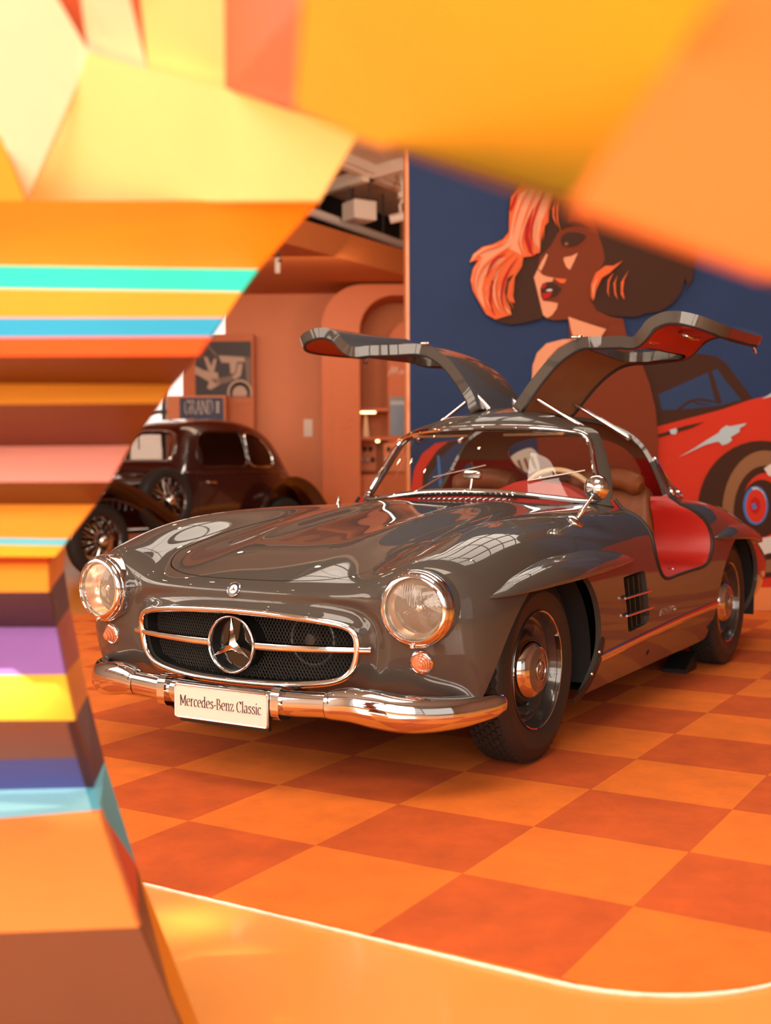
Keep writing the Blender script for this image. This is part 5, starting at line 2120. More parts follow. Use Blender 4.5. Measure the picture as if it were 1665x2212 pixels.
# small camera on the soffit
cc_ = lvl(599, 571, 12.6)
cctv = empty('ceiling_camera', tuple(cc_))
tag(cctv, 'tiny white ceiling camera fixed under the orange soffit', 'camera')
part('housing', lathe([(.0005, -.10), (.028, -.095), (.032, -.05), (.032, .05), (.02, .07), (.0005, .07)], 16, 'z'), M_WHITE, cctv)
part('mount', lathe([(.02, .06), (.02, .20)], 12, 'z'), M_STEEL, cctv)
part('eye', tube([(0, 0, .03), -F2 * .05 + R2 * .04 + [0, 0, .03]], .018, 10), M_CHROME_SOFT, cctv)


# portal: rounded front plate with a rounded opening
def portal_pts(sl, zt, r, sr, n=12):
    out = [(sr, -.012), (sr, zt)]
    for a in np.linspace(PI / 2, PI, n):
        out.append((sl + r + r * math.cos(a), zt - r + r * math.sin(a)))
    out.append((sl, -.012))
    return out


def strip(outer, inner, d0, d1):
    """frame between two open outlines of equal length, front at d0, back at d1"""
    n = len(outer)
    V = [W(d0, *p) for p in outer] + [W(d0, *p) for p in inner] + [W(d1, *p) for p in outer] + [W(d1, *p) for p in inner]
    F = []
    for i in range(n - 1):
        F += [(i, i + 1, n + i + 1, n + i), (2 * n + i, 3 * n + i, 3 * n + i + 1, 2 * n + i + 1), (i, 2 * n + i, 2 * n + i + 1, i + 1), (n + i, n + i + 1, 3 * n + i + 1, 3 * n + i)]
    return fix((V, F))


AD = 15.0
so, si = (697 - 832.5) / FPX * AD, (779 - 832.5) / FPX * AD
out_ = portal_pts(so, 3.37, .53, 1.4)[1:]
in_ = portal_pts(si, 3.23, .44, 1.4)[1:]
po = mesh_obj('wall_portal', *strip(out_, in_, AD, AD + .75), M_ALC, smooth=True)
po['kind'] = 'structure'
hall_box('wall_niche', AD + .75, AD + .80, si - .1, 1.6, -.012, 3.25, M_WALL_D)
hall_box('trim_seam', AD - .004, AD + .01, (719 - 832.5) / FPX * AD, (720.5 - 832.5) / FPX * AD, -.01, 2.75, M_WALL_D)
# inner column with its own rounded head
ND = AD + .35
sc_n = (839 - 832.5) / FPX * ND
inn2 = portal_pts(sc_n, 2.96, .34, 1.4)
V, F = prism(inn2, lambda a, b, h_: W(ND + h_, a, b), .40)
col_ = mesh_obj('wall_column', *fix((V, F)), M_ALC, smooth=True)
col_['kind'] = 'structure'
M_GLOW = mat('light_strip', (1, .8, .55), rough=.5, emit=(1.0, .62, .28), es=7.0)


def npix(u, v, d):
    p = lvl(u, v, d)
    return (p - CAM_POS) @ R2, p[2]


def flat_box(name, u0, v0, u1, v1, d0, d1, material, label=None, cat=None, parent=None, group=None):
    s0, z1 = npix(u0, v0, d0)
    s1, z0 = npix(u1, v1, d0)
    c = [W(d, s, z) for z in (z0, z1) for d, s in ((d0, s0), (d0, s1), (d1, s1), (d1, s0))]
    F = [(0, 1, 2, 3), (7, 6, 5, 4), (0, 4, 5, 1), (1, 5, 6, 2), (2, 6, 7, 3), (3, 7, 4, 0)]
    if parent is not None:
        c = [p - np.array(parent.location) for p in c]
    o = mesh_obj(name, *fix((c, F)), material, parent, smooth=False)
    if label:
        tag(o, label, cat, group)
    return o


BD = AD + .72
shelf = empty('display_shelf', tuple(W(BD, .0, 0)))
tag(shelf, 'orange display shelf with glowing strips inside the rounded portal', 'shelf')
flat_box('top_board', 779, 882, 839, 888, AD + .3, BD, M_ALC, parent=shelf)
flat_box('shelf_board', 779, 944, 885, 950, AD + .3, BD, M_ALC, parent=shelf)
flat_box('cabinet', 779, 1026, 885, 1120, AD + .25, BD, M_ALC, parent=shelf)
flat_box('back_panel', 779, 952, 813, 1018, BD - .06, BD, M_SALM, parent=shelf)
flat_box('back_panel', 829, 958, 880, 1018, ND - .03, ND, M_SALM, parent=shelf)
flat_box('glow_strip', 779, 888, 811, 892.5, AD + .35, AD + .40, M_GLOW, parent=shelf)
flat_box('glow_strip', 812, 950, 819, 955, AD + .35, AD + .40, M_GLOW, parent=shelf)
flat_box('glow_strip', 862, 950, 880, 955, AD + .30, AD + .34, M_GLOW, parent=shelf)
V, F = lathe([(.052, 0), (.05, .03), (.030, .20), (.022, .29), (.0005, .295)], 24, 'z', tuple(lvl(790, 944, BD - .15)))
tag(mesh_obj('paper_cone', V, F, mat('paper_cream', (.85, .62, .42), rough=.7)), 'cream paper cone standing on the lit display shelf', 'ornament')
M_OV = mat('medal_dark', (.05, .02, .012), rough=.3, metal=.4)
M_OVL = mat('medal_pale', (.45, .36, .32), rough=.3, metal=.4)
spots = [(788, 970, 0), (800, 970, 0), (782, 993, 1), (793, 994, 1), (805, 993, 0), (839, 970, 0), (851, 972, 0), (834, 995, 1)]
names = ['dark oval medal, upper left of the lit panel under the paper cone', 'dark oval medal, upper right of the lit panel under the paper cone', 'pale oval medal, lower left of the lit panel under the paper cone', 'pale oval medal, lower middle of the lit panel under the paper cone', 'dark oval medal, lower right of the lit panel under the paper cone', 'dark oval medal, upper left of the panel below the grey-blue picture', 'dark oval medal, upper right of the panel below the grey-blue picture', 'pale oval medal, lower left of the panel below the grey-blue picture']
for k, (u, v, c) in enumerate(spots):
    dd_ = BD - .075 if u < 820 else ND - .045
    p = lvl(u, v, dd_)
    V, F = lathe([(.0005, .012), (.020, .010), (.027, .003), (.027, -.004)], 18, 'x')
    A, F = place((np.array(V) * [1, 1, 1.35], F), p, -F2) if 'place' in globals() else (V, F)
    med = mesh_obj('display_medal', *fix((A, F)), M_OVL if c else M_OV)
    tag(med, names[k], 'medal', group='medals on the display shelf')
scr = flat_box('wall_screen', 841, 857, 884, 943, ND - .05, ND, mat('screen_frame', (.30, .16, .10), rough=.4), 'grey-blue framed picture on the orange column beside the mural', 'screen')
flat_box('screen_face', 843, 860, 884, 940, ND - .055, ND - .05, mat('screen_grey', (.13, .15, .20), rough=.2), parent=scr)
flat_box('screen_band', 843, 866, 884, 874, ND - .058, ND - .055, mat('screen_light', (.35, .36, .36), rough=.3), parent=scr)
# plaque on the salmon wall
plq = flat_box('wall_plaque', 656, 906, 675, 943, 15.98, 16.0, M_WHITE, 'small white rectangular plaque on the salmon wall', 'plaque')
# white handwriting on the column
def hand(name, strokes, d, width, material, parent):
    parts = []
    for st in strokes:
        pts = [lvl(u, v, d) for u, v in spline(st, 14)]
        parts.append(tube(pts, width, 5))
    return mesh_obj(name, *join_geo(*parts), material, parent, smooth=False)


hand('handwriting', [[(838, 812), (850, 790), (848, 808), (858, 792), (856, 806), (863, 806)], [(863, 804), (868, 800), (870, 806), (864, 807)], [(871, 806), (876, 803), (880, 806), (888, 805)]], ND - .004, .006, M_WHITE, col_)
hand('pillar_letters', [[(737, 903), (737, 918)], [(741, 903), (745, 910), (741, 918), (747, 918)], [(750, 918), (750, 903), (756, 911), (750, 911)], [(759, 918), (757, 903), (763, 903)]], AD - .004, .008, M_SALM, po)
hand('pillar_line', [[(736, 926), (748, 926), (761, 926)]], AD - .004, .004, M_SALM, po)

# photo board and name sign by the old saloon
bo = flat_box('photo_board', 393, 722, 551, 1110, 15.7, 15.88, M_ALC, 'orange board with a framed black and white photograph of an old racing car', 'board')
bph = flat_box('photo', 421, 738, 543, 857, 15.685, 15.7, mat('photo_black', (.030, .018, .018), rough=.5), parent=bo)
M_PH1 = mat('photo_pale', (.46, .30, .22), rough=.5)
M_PH2 = mat('photo_mid', (.18, .10, .075), rough=.5)


def print_shape(name, pts, d, material, parent, sm=0):
    P2 = spline(pts, sm, closed=True) if sm else pts
    V, F = prism([npix(u, v, d) for u, v in P2], lambda a, b, h_: W(d - h_, a, b), .002)
    return mesh_obj(name, *fix((V, F)), material, parent, smooth=False)


print_shape('photo_shape', [(421, 790), (440, 800), (470, 805), (475, 830), (455, 842), (447, 838), (452, 825), (430, 812), (421, 808)], 15.68, M_PH1, bph)
print_shape('photo_shape', [(440, 770), (448, 772), (456, 792), (462, 775), (468, 775), (462, 805), (450, 800)], 15.68, M_PH1, bph)
print_shape('photo_shape', [(472, 768), (535, 772), (534, 782), (512, 782), (508, 806), (498, 808), (496, 784), (478, 783)], 15.68, M_PH1, bph)
print_shape('photo_shape', [(514, 786), (524, 786), (520, 812), (508, 820), (500, 814), (510, 806)], 15.68, M_PH1, bph)
print_shape('photo_shape', [(528, 772), (541, 772), (541, 830), (533, 826)], 15.68, M_PH2, bph)
print_shape('photo_shape', [(455, 820), (500, 812), (505, 822), (470, 832)], 15.68, M_PH2, bph)
print_shape('photo_wheel', [(u, min(v, 856)) for u, v in ell(518, 848, 27, 28)], 15.68, M_PH1, bph)
print_shape('photo_wheel', [(u, min(v, 856)) for u, v in ell(518, 848, 22, 23)], 15.677, M_BLACKV, bph)
print_shape('photo_wheel', [(u, min(v, 856)) for u, v in ell(518, 850, 16, 17)], 15.674, M_PH1, bph)
print_shape('photo_strut', [(442, 742), (446, 742), (470, 768), (466, 770)], 15.68, M_PH2, bph)
for k, (ua, ub, vv) in enumerate(((490, 543, 871), (490, 520, 882))):
    flat_box('caption_line', ua, vv, ub, vv + 3.5, 15.695, 15.7, M_WALL_D, parent=bo)
sg = flat_box('name_sign', 360, 855, 489, 1100, 15.32, 15.65, M_SALM, 'salmon sign block with a navy panel lettered GRAND above the old saloon', 'sign')
flat_box('sign_panel', 388, 859, 484, 1000, 15.31, 15.32, mat('sign_navy', (.025, .03, .075), rough=.5), parent=sg)
flat_box('sign_side', 360, 857, 387, 1000, 15.315, 15.32, M_SALM, parent=sg)

# bright windows in the end wall
M_DAY = mat('daylight_pane', (.9, .85, .78), rough=.6, emit=(1.0, .93, .84), es=1.5)
wn = empty('window_3', tuple(W(16.7, -3.4, 0)))
wn['kind'] = 'structure'
for i in range(7):
    for j in range(3):
        s0 = -5.2 + i * .52
        z0 = .9 + j * .95
        c = [W(16.70, s0 + a, z0 + b) - np.array(wn.location) for a, b in ((.03, .03), (.49, .03), (.49, .92), (.03, .92))]
        V = c + [p + F2 * .02 for p in c]
        mesh_obj('pane', *fix((V, [(0, 1, 2, 3), (7, 6, 5, 4), (0, 4, 5, 1), (1, 5, 6, 2), (2, 6, 7, 3), (3, 7, 4, 0)])), M_DAY, wn, smooth=False)
for i in range(8):
    s0 = -5.2 + i * .52
    mesh_obj('mullion', *[np.array(hb(16.62, 16.75, s0 - .03, s0 + .03, .9, 3.75)[0]) - np.array(wn.location), hb(16.62, 16.75, s0 - .03, s0 + .03, .9, 3.75)[1]], M_STEEL, wn, smooth=False)
for z_ in (.9, 1.85, 2.8, 3.75):
    g_ = hb(16.64, 16.73, -5.2, -1.56, z_ - .03, z_ + .03)
    mesh_obj('transom', np.array(g_[0]) - np.array(wn.location), g_[1], M_STEEL, wn, smooth=False)
# ================================================================== the old maroon saloon behind
SO = W(11.82, -3.33, 0)
SF = -.80 * F2 - .60 * R2
saloon = empty('vintage_saloon', tuple(SO), math.atan2(SF[1], SF[0]))
tag(saloon, 'maroon vintage saloon with wire wheels and side-mounted spare, parked behind the coupe', 'car')
M_MAR = mat('maroon_lacquer', (.030, .0045, .0035), rough=.25, coat=1.0, coat_rough=.02)
M_WINE = mat('saloon_interior', (.11, .015, .008), rough=.7)
M_GLS2 = glass_mat('saloon_glass', (.62, .55, .50), .5)

def sx(x):
    return x if x > -1.0 else -1.0 + (x + 1.0) * .87


SAL = [  # x, then (y, z) from roof middle to sill
    (-1.02, [(0, 1.03), (.26, 1.02), (.42, .985), (.52, .92), (.57, .82), (.60, .66), (.60, .42)]),
    (-1.14, [(0, 1.10), (.28, 1.09), (.46, 1.06), (.56, .98), (.60, .86), (.625, .68), (.62, .42)]),
    (-1.26, [(0, 1.36), (.29, 1.35), (.46, 1.30), (.555, 1.16), (.605, 1.00), (.64, .72), (.635, .42)]),
    (-1.40, [(0, 1.525), (.29, 1.515), (.46, 1.465), (.555, 1.28), (.62, 1.03), (.655, .74), (.645, .42)]),
    (-1.75, [(0, 1.60), (.30, 1.585), (.47, 1.525), (.57, 1.32), (.645, 1.03), (.675, .74), (.66, .42)]),
    (-2.15, [(0, 1.61), (.30, 1.595), (.47, 1.53), (.575, 1.33), (.65, 1.03), (.68, .74), (.665, .42)]),
    (-2.55, [(0, 1.58), (.30, 1.565), (.46, 1.50), (.565, 1.30), (.64, 1.02), (.67, .74), (.655, .42)]),
    (-2.90, [(0, 1.49), (.28, 1.475), (.43, 1.41), (.53, 1.24), (.60, 1.00), (.635, .73), (.62, .42)]),
    (-3.15, [(0, 1.33), (.26, 1.315), (.39, 1.26), (.48, 1.14), (.545, .96), (.58, .72), (.57, .42)]),
    (-3.35, [(0, 1.10), (.24, 1.09), (.36, 1.05), (.44, .98), (.495, .88), (.53, .70), (.52, .42)]),
    (-3.60, [(0, .86), (.22, .855), (.33, .84), (.40, .80), (.45, .74), (.475, .62), (.47, .42)]),
    (-3.85, [(0, .56), (.20, .56), (.30, .55), (.36, .53), (.40, .50), (.42, .46), (.42, .40)]),
]


def sal_cage():
    V, Q = [], []
    cols = list(range(-6, 7))
    for x_, sec in SAL:
        for c in cols:
            y_, z_ = sec[abs(c)]
            V.append((sx(x_), y_ if c >= 0 else -y_, z_))
    n = len(cols)
    for i in range(len(SAL) - 1):
        for j in range(n - 1):
            Q.append((i * n + j, i * n + j + 1, (i + 1) * n + j + 1, (i + 1) * n + j))
    return V, Q


sv, sf = sal_cage()
sv, sf = cc_surface(sv, sf, 3, fit=4)
SAS = Surf(sv, sf)
sw_f = poly_fn(sym_loop([(0, 1.455), (.25, 1.45), (.38, 1.43), (.435, 1.38), (.455, 1.24), (.465, 1.17), (.44, 1.135), (.25, 1.13), (0, 1.13)], 40), sel=(1, 2))
g_sw = lambda V: np.where(V[:, 0] > -1.5, sw_f(V), 1.0)
w1 = spline([(sx(a), b) for a, b in [(-1.50, 1.08), (-1.47, 1.20), (-1.56, 1.40), (-1.64, 1.435), (-2.1, 1.45), (-2.28, 1.445), (-2.30, 1.40), (-2.30, 1.10), (-2.28, 1.075), (-1.9, 1.07)]], 50, closed=True)
w2 = spline([(sx(a), b) for a, b in [(-2.37, 1.08), (-2.365, 1.42), (-2.40, 1.445), (-2.60, 1.41), (-2.78, 1.30), (-2.86, 1.16), (-2.85, 1.09), (-2.80, 1.07), (-2.5, 1.065)]], 50, closed=True)
gw1, gw2 = only_side(poly_fn(w1), .3), only_side(poly_fn(w2), .3)
sbody = surf_obj('body', SAS.clip(g_sw).clip(gw1).clip(gw2), M_MAR, saloon, thick=.02)
inn = SAS.clip(g_sw).clip(gw1).clip(gw2)
surf_obj('lining', Surf(inn.V - inn.N * .022, [tuple(reversed(f)) for f in inn.F], -inn.N), M_WINE, sbody)
wsg = SAS.clip(lambda V: -g_sw(V))
surf_obj('windscreen', wsg, M_GLS2, saloon)
frame_tube('windscreen_frame', wsg, .016, M_CHROME, saloon, out=.008, n=90)
for side in (1, -1):
    for g_, nm in ((gw1, 'door_window'), (gw2, 'quarter_window')):
        q = SAS.clip(lambda V: np.minimum(-g_(V), V[:, 1] * side))
        surf_obj(nm, q, M_GLS2, saloon)
        frame_tube(nm + '_frame', q, .010, M_CHROME if nm == 'quarter_window' else M_MAR, saloon, out=.004, n=70)
    # belt moulding
    BV = BVHTree.FromPolygons([Vector(v) for v in SAS.V], [tuple(int(i) for i in f) for f in SAS.F])
    pts = []
    for x_ in np.linspace(-1.2, -2.9, 30):
        h_ = BV.ray_cast(Vector((x_, 3 * side, 1.0 - .05 * max(0, -x_ - 2.6) ** 2)), Vector((0, -side, 0)))
        if h_[0] is not None:
            pts.append(np.array(h_[0]))
    part('belt_moulding', tube(pts, .014, 6), M_MAR, saloon)
    # door handle
    h_ = np.array(BV.ray_cast(Vector((-1.45, 3 * side, .90)), Vector((0, -side, 0)))[0])
    part('door_handle', tube(spline([h_ + [0, 0, 0], h_ + [0, side * .04, 0], h_ + [-.05, side * .045, 0], h_ + [-.14, side * .04, -.005]], 12), .012, 8), M_CHROME, saloon)
    # door shut line
    pts = []
    for z_ in np.linspace(.44, 1.04, 12):
        h_ = BV.ray_cast(Vector((-1.36, 3 * side, z_)), Vector((0, -side, 0)))
        pts.append(np.array(h_[0]))
    part('door_gap', tube(pts, .004, 5), M_DARK, saloon)
# bonnet
cs = []
for x_, w_, z_ in ((-1.03, .50, 1.02), (-.8, .44, 1.0), (-.4, .38, .985), (0, .325, .965), (.36, .28, .94)):
    cs.append([(x_, w_ * a, .55 + (z_ - .55) * b) for a, b in ((1.0, -.25), (1.0, .35), (.98, .72), (.86, .90), (.60, .965), (.3, .99), (0, 1.0), (-.3, .99), (-.60, .965), (-.86, .90), (-.98, .72), (-1, .35), (-1, -.25))])
part('bonnet', loft(cs), M_MAR, saloon)
for side in (1, -1):
    part('bonnet_strip', tube([(-1.0, side * .50, .80), (-.4, side * .395, .80), (.34, side * .29, .80)], .012, 6), M_CHROME_SOFT, saloon)
    for k in range(10):
        x_ = -.85 + k * .075
        y_ = np.interp(x_, [-1.03, .36], [.50, .28]) + .006
        part('bonnet_louvre', tube([(x_, side * y_, .62), (x_ - .02, side * (y_ + .004), .76)], .010, 5), M_MAR, saloon)
# radiator shell
part('radiator', prism([(-.29, .40), (.29, .40), (.29, .80), (.24, .93), (.12, .985), (0, 1.0), (-.12, .985), (-.24, .93), (-.29, .80)], lambda a, b, h_: (.36 + h_, a, b), .10), M_CHROME, saloon)
# wings
def wing(path, yin, yout, hgt, side):
    Pq = spline([(a, 0, b) for a, b in path], 44)
    c = (yin + yout) / 2
    w_ = (yout - yin) / 2
    cs = []
    T, N, B = frame_along(Pq, up=np.array([0, 1.0, 0]))
    for i, p in enumerate(Pq):
        tx, tz = T[i][0], T[i][2]
        nrm = np.array([-tz, 0, tx])
        if nrm[2] < 0 and abs(nrm[2]) > abs(nrm[0]):
            nrm = -nrm
        if i and nrm @ prev < 0:
            nrm = -nrm
        prev = nrm
        row = []
        for a in np.linspace(-1, 1, 13):
            hh = hgt * (max(0, 1 - abs(a) ** 2.4) ** .6) - hgt
            row.append(np.array([p[0], side * (c + w_ * a), p[2]]) + nrm * hh)
        cs.append(row)
    return loft(cs)


for side in (1, -1):
    part('front_wing', wing([(.46, .40), (.42, .60), (.28, .76), (.05, .835), (-.22, .80), (-.55, .64), (-.9, .44), (-1.2, .33)], .40, .84, .10, side), M_MAR, saloon)
    part('rear_wing', wing([(sx(a), b) for a, b in [(-2.38, .34), (-2.46, .56), (-2.62, .74), (-2.88, .83), (-3.18, .77), (-3.42, .60), (-3.62, .38)]], .50, .86, .12, side), M_MAR, saloon)
    part('running_board', box((-1.68, side * .70, .33), (1.2, .28, .05), .015), M_MAR, saloon)
    part('wing_edge', tube([(a, side * .842, b) for a, b in spline([(.46, .39), (.42, .55), (.28, .70), (.05, .755), (-.22, .71), (-.55, .56), (-.9, .37), (-1.2, .27)], 40)], .012, 6), M_MAR, saloon)


def wire_wheel(name, loc, side, R=.355):
    w = empty(name, loc)
    w.parent = saloon
    ty = [(.235, .050), (.245, .062), (.285, .074), (.325, .066), (R - .004, .045), (R, .02), (R, -.02), (R - .004, -.045), (.325, -.066), (.285, -.074), (.245, -.062), (.235, -.05)]
    part('tyre', lathe(ty, 48, 'y'), M_RUBBER, w)
    part('rim', lathe([(.238, .055), (.243, .060), (.230, .050), (.220, .02), (.220, -.02), (.230, -.05), (.243, -.06), (.238, -.055)], 40, 'y'), M_MAR, w)
    for k in range(28):
        a = 2 * PI * k / 28
        b_ = a + (.35 if k % 2 else -.35)
        y0, y1 = (side * .045, side * -.01) if k % 2 else (side * .02, side * .02)
        V, F = tube([(.05 * math.cos(b_), y0 + side * .02, .05 * math.sin(b_)), (.224 * math.cos(a), y1, .224 * math.sin(a))], .0042, 5)
        part('spoke', (V, F), M_CHROME, w)
    part('hub_cap', lathe([(.062, side * .0), (.068, side * .045), (.064, side * .085), (.050, side * .115), (.025, side * .13), (.0005, side * .134)], 28, 'y'), M_CHROME, w)
    part('brake_drum', lathe([(.0005, -side * .02), (.16, -side * .02), (.17, -side * .06)], 28, 'y'), M_DARK, w)
    return w


for side in (1, -1):
    wire_wheel('front_wheel', (0, side * .66, .355), side)
    wire_wheel('rear_wheel', (sx(-2.95), side * .66, .355), side)
    wire_wheel('spare_wheel', (-.88, side * .66, .72), side, R=.345)
# steering wheel, wipers, roof luggage shine, tail
sw2 = part('steering_wheel', place(torus(.20, .012, 36, 8), np.array([-1.55, .30, 1.10]), (-.85, 0, .5)), M_BLACK, saloon)
for y_ in (.12, -.25):
    part('wiper', tube([(-1.33, y_, 1.47), (-1.20, y_ + .16, 1.26)], .008, 6), M_CHROME, saloon)
part('front_seat', box((-1.85, 0, .70), (.18, 1.0, .62), .06), M_WINE, saloon)
part('rear_seat', box((-2.5, 0, .70), (.22, .95, .62), .06), M_WINE, saloon)
part('bumper', tube(spline([(.70, -.75, .45), (.78, 0, .45), (.70, .75, .45)], 16), .035, 10), M_CHROME, saloon)
for side in (1, -1):
    hl = part('headlamp', lathe([(.0005, .10), (.07, .085), (.10, .05), (.105, .03), (.085, -.06), (.03, -.14), (.0005, -.15)], 28, 'x', (.42, side * .40, .80)), M_CHROME, saloon)
# ================================================================== striped folded arch in the foreground
arch = empty('striped_arch', W(2.0, -1.0, 0))
tag(arch, 'folded arch sculpture of multicoloured striped panels framing the view in the foreground', 'sculpture')
AO = np.array(arch.location)
PC = {
    'yellow': (.92, .56, .040), 'pale': (.98, .92, .46), 'cream': (.98, .96, .84), 'orange': (.86, .30, .012), 'amber': (.88, .34, .035), 'teal': (.01, .72, .60), 'blue': (.012, .36, .66), 'red': (.84, .10, .018),  # cream is lightened to imitate sunlight on the crown panels
    'brown': (.13, .030, .006), 'dark': (.06, .022, .008), 'pink': (.90, .36, .29), 'sky': (.12, .50, .66), 'wine': (.38, .03, .015), 'purple': (.36, .17, .52), 'umber': (.19, .075, .042), 'indigo': (.075, .075, .30), 'sunlit_cyan': (.34, .78, .90),  # the cyan band is lightened to imitate sun falling on it
    'coral': (.86, .26, .055), 'mauve': (.48, .13, .075), 'salmon': (.80, .27, .08), 'plum': (.12, .045, .05),
}


def panel(pts, colr, thick=.014, planar=False, back=None):
    """pts: (u, v, d) corners, in order"""
    P3 = np.array([lvl(u, v, d) for u, v, d in pts])
    if planar:     # one true plane through the corners
        c = P3.mean(0)
        nn_ = np.linalg.svd(P3 - c)[2][2]
        P3 = np.array([CAM_POS + (p - CAM_POS) * (((c - CAM_POS) @ nn_) / ((p - CAM_POS) @ nn_)) for p in P3])
    c = P3.mean(0)
    n = np.zeros(3)
    for i in range(len(P3)):
        n += np.cross(P3[i] - c, P3[(i + 1) % len(P3)] - c)
    n /= np.linalg.norm(n)
    if n @ (CAM_POS - c) < 0:
        n = -n
        P3 = P3[::-1]
    k = len(P3)
    V = np.vstack([P3, P3 + (F2 if back is None else back) * thick])
    F = [tuple(range(k)), tuple(reversed(range(k, 2 * k)))]
    for i in range(k):
        j = (i + 1) % k
        F.append((i, i + k, j + k, j))
    V, F = fix((V - AO, F))
    return mesh_obj('panel', V, F, mat('panel_' + colr, PC[colr], rough=.5, noise=.03, nscale=6), arch, smooth=False)


L = -420     # panels run on to the left of the photograph
# (v at left edge, v at right end, u of right end, depth) of every fold line going down
folds = [(436, 432, 690, 1.66), (568, 582, 557, 1.76), (618, 631, 521, 1.74), (686, 686, 484, 1.71), (731, 727, 456, 1.69), (770, 768, 427, 1.66), (826, 831, 371, 1.84), (877, 871, 345, 1.80), (968, 962, 280, 2.00), (1042, 1041, 236, 1.92), (1088, 1090, 204, 2.04), (1154, 1164, 147, 1.99), (1170, 1179, 137, 1.985), (1200, 1203, 118, 1.96), (1218, 1216, 103, 2.02), (1280, 1279, 105, 1.97), (1356, 1355, 120, 2.12), (1463, 1457, 140, 2.02), (1557, 1556, 161, 1.93), (1655, 1636, 186, 2.03), (1716, 1702, 201, 2.09), (1803, 1750, 216, 2.01), (2032, 2003, 301, 1.78), (2330, 2290, 420, 1.90)]
cols = ['orange', 'teal', 'amber', 'blue', 'red', 'brown', 'amber', 'brown', 'pink', 'brown', 'amber', 'sky', 'yellow', 'wine', 'amber', 'dark', 'purple', 'yellow', 'umber', 'indigo', 'sunlit_cyan', 'coral', 'umber']  # brown and dark folds carry the shade of down-facing orange in their colour
for k in range(len(folds) - 1):
    a, b = folds[k], folds[k + 1]
    tilt = lambda f: (f[0] + (f[0] - f[1]) / max(f[2], 60) * -L if False else f[0])
    panel([(L, tilt(a), a[3] - .02), (a[2], a[1], a[3]), (b[2], b[1], b[3]), (L, tilt(b), b[3] - .02)], cols[k])
# the return faces along the edge of the opening, from the waist down
rb = [(137, 1180, 2.20), (139, 1232, 2.20), (151, 1310, 2.30), (173, 1418, 2.24), (190, 1500, 2.18), (226, 1645, 2.22), (294, 1866, 2.16), (430, 2215, 2.05), (460, 2300, 2.05)]
fr = [(f[2], f[1], f[3]) for f in folds]
panel([fr[14], rb[0], rb[1], fr[15]], 'orange', back=-R2)
panel([fr[15], rb[1], rb[2], fr[16]], 'plum', back=-R2)
panel([fr[16], rb[2], rb[3], fr[17]], 'mauve', back=-R2)
panel([fr[17], rb[3], rb[4], fr[18]], 'orange', back=-R2)
panel([fr[18], rb[4], rb[5], fr[20]], 'plum', back=-R2)
panel([fr[18], fr[20], fr[19]], 'plum', back=-R2)
panel([fr[20], rb[5], rb[6], fr[21]], 'sky', back=-R2)
panel([fr[21], rb[6], fr[22]], 'red', back=-R2)
panel([fr[22], rb[6], (385, 2212, 1.93), fr[23]], 'umber', back=-R2)
panel([rb[6], (430, 2215, 2.06), (460, 2300, 2.06), (400, 2260, 1.93), (385, 2212, 1.93)], 'orange', back=-R2)
# edge returns beside the upper folds
for k in range(0, 14):
    a, b = fr[k], fr[k + 1]
    panel([a, b, (b[0] - 22, b[1], b[2] + .16), (a[0] - 22, a[1], a[2] + .16)], cols[k], back=-R2)
# leaning crown overhead, coming towards the photographer
panel([(55, 436, 1.65), (690, 432, 1.66), (772, 290, 1.38), (480, 188, 1.50), (320, 152, 1.52), (190, 112, 1.52), (165, 185, 1.56)], 'pale', planar=True)
panel([(-420, 250, 1.56), (0, 292, 1.60), (55, 436, 1.65), (165, 185, 1.56), (190, 112, 1.52), (115, -20, 1.42), (60, -160, 1.33), (-420, -160, 1.35)], 'cream', planar=True)
panel([(L, 436, 1.64), (55, 436, 1.65), (0, 292, 1.60), (-420, 250, 1.56)], 'amber')
panel([(115, -20, 1.42), (60, -160, 1.33), (130, -160, 1.32), (172, -20, 1.42), (190, 112, 1.52)], 'mauve')
panel([(172, -20, 1.42), (130, -160, 1.32), (240, -160, 1.31), (277, -20, 1.41), (319, 152, 1.52), (190, 112, 1.52)], 'cream')
panel([(277, -20, 1.41), (240, -160, 1.31), (285, -160, 1.30), (302, -20, 1.40), (319, 152, 1.52)], 'mauve')
panel([(302, -20, 1.40), (285, -160, 1.30), (490, -160, 1.25), (484, -20, 1.35), (486, 188, 1.50), (319, 152, 1.52)], 'pale')
panel([(484, -20, 1.35), (490, -160, 1.25), (680, -160, .85), (655, -20, .92), (636, 226, 1.15), (486, 188, 1.50)], 'mauve')
panel([(655, -20, .70), (680, -160, .62), (1660, -160, .46), (1552, -20, .50), (1236, 440, .60), (772, 290, .95), (636, 226, .98)], 'yellow', planar=True)
panel([(1552, -20, .50), (1660, -160, .46), (2300, -160, .44), (2300, 820, .58), (1236, 440, .60)], 'salmon', planar=True)
panel([(1236, 440, .60), (2300, 820, .58), (2300, 810, .75), (1230, 425, .78), (772, 283, 1.15), (772, 290, .95)], 'brown')
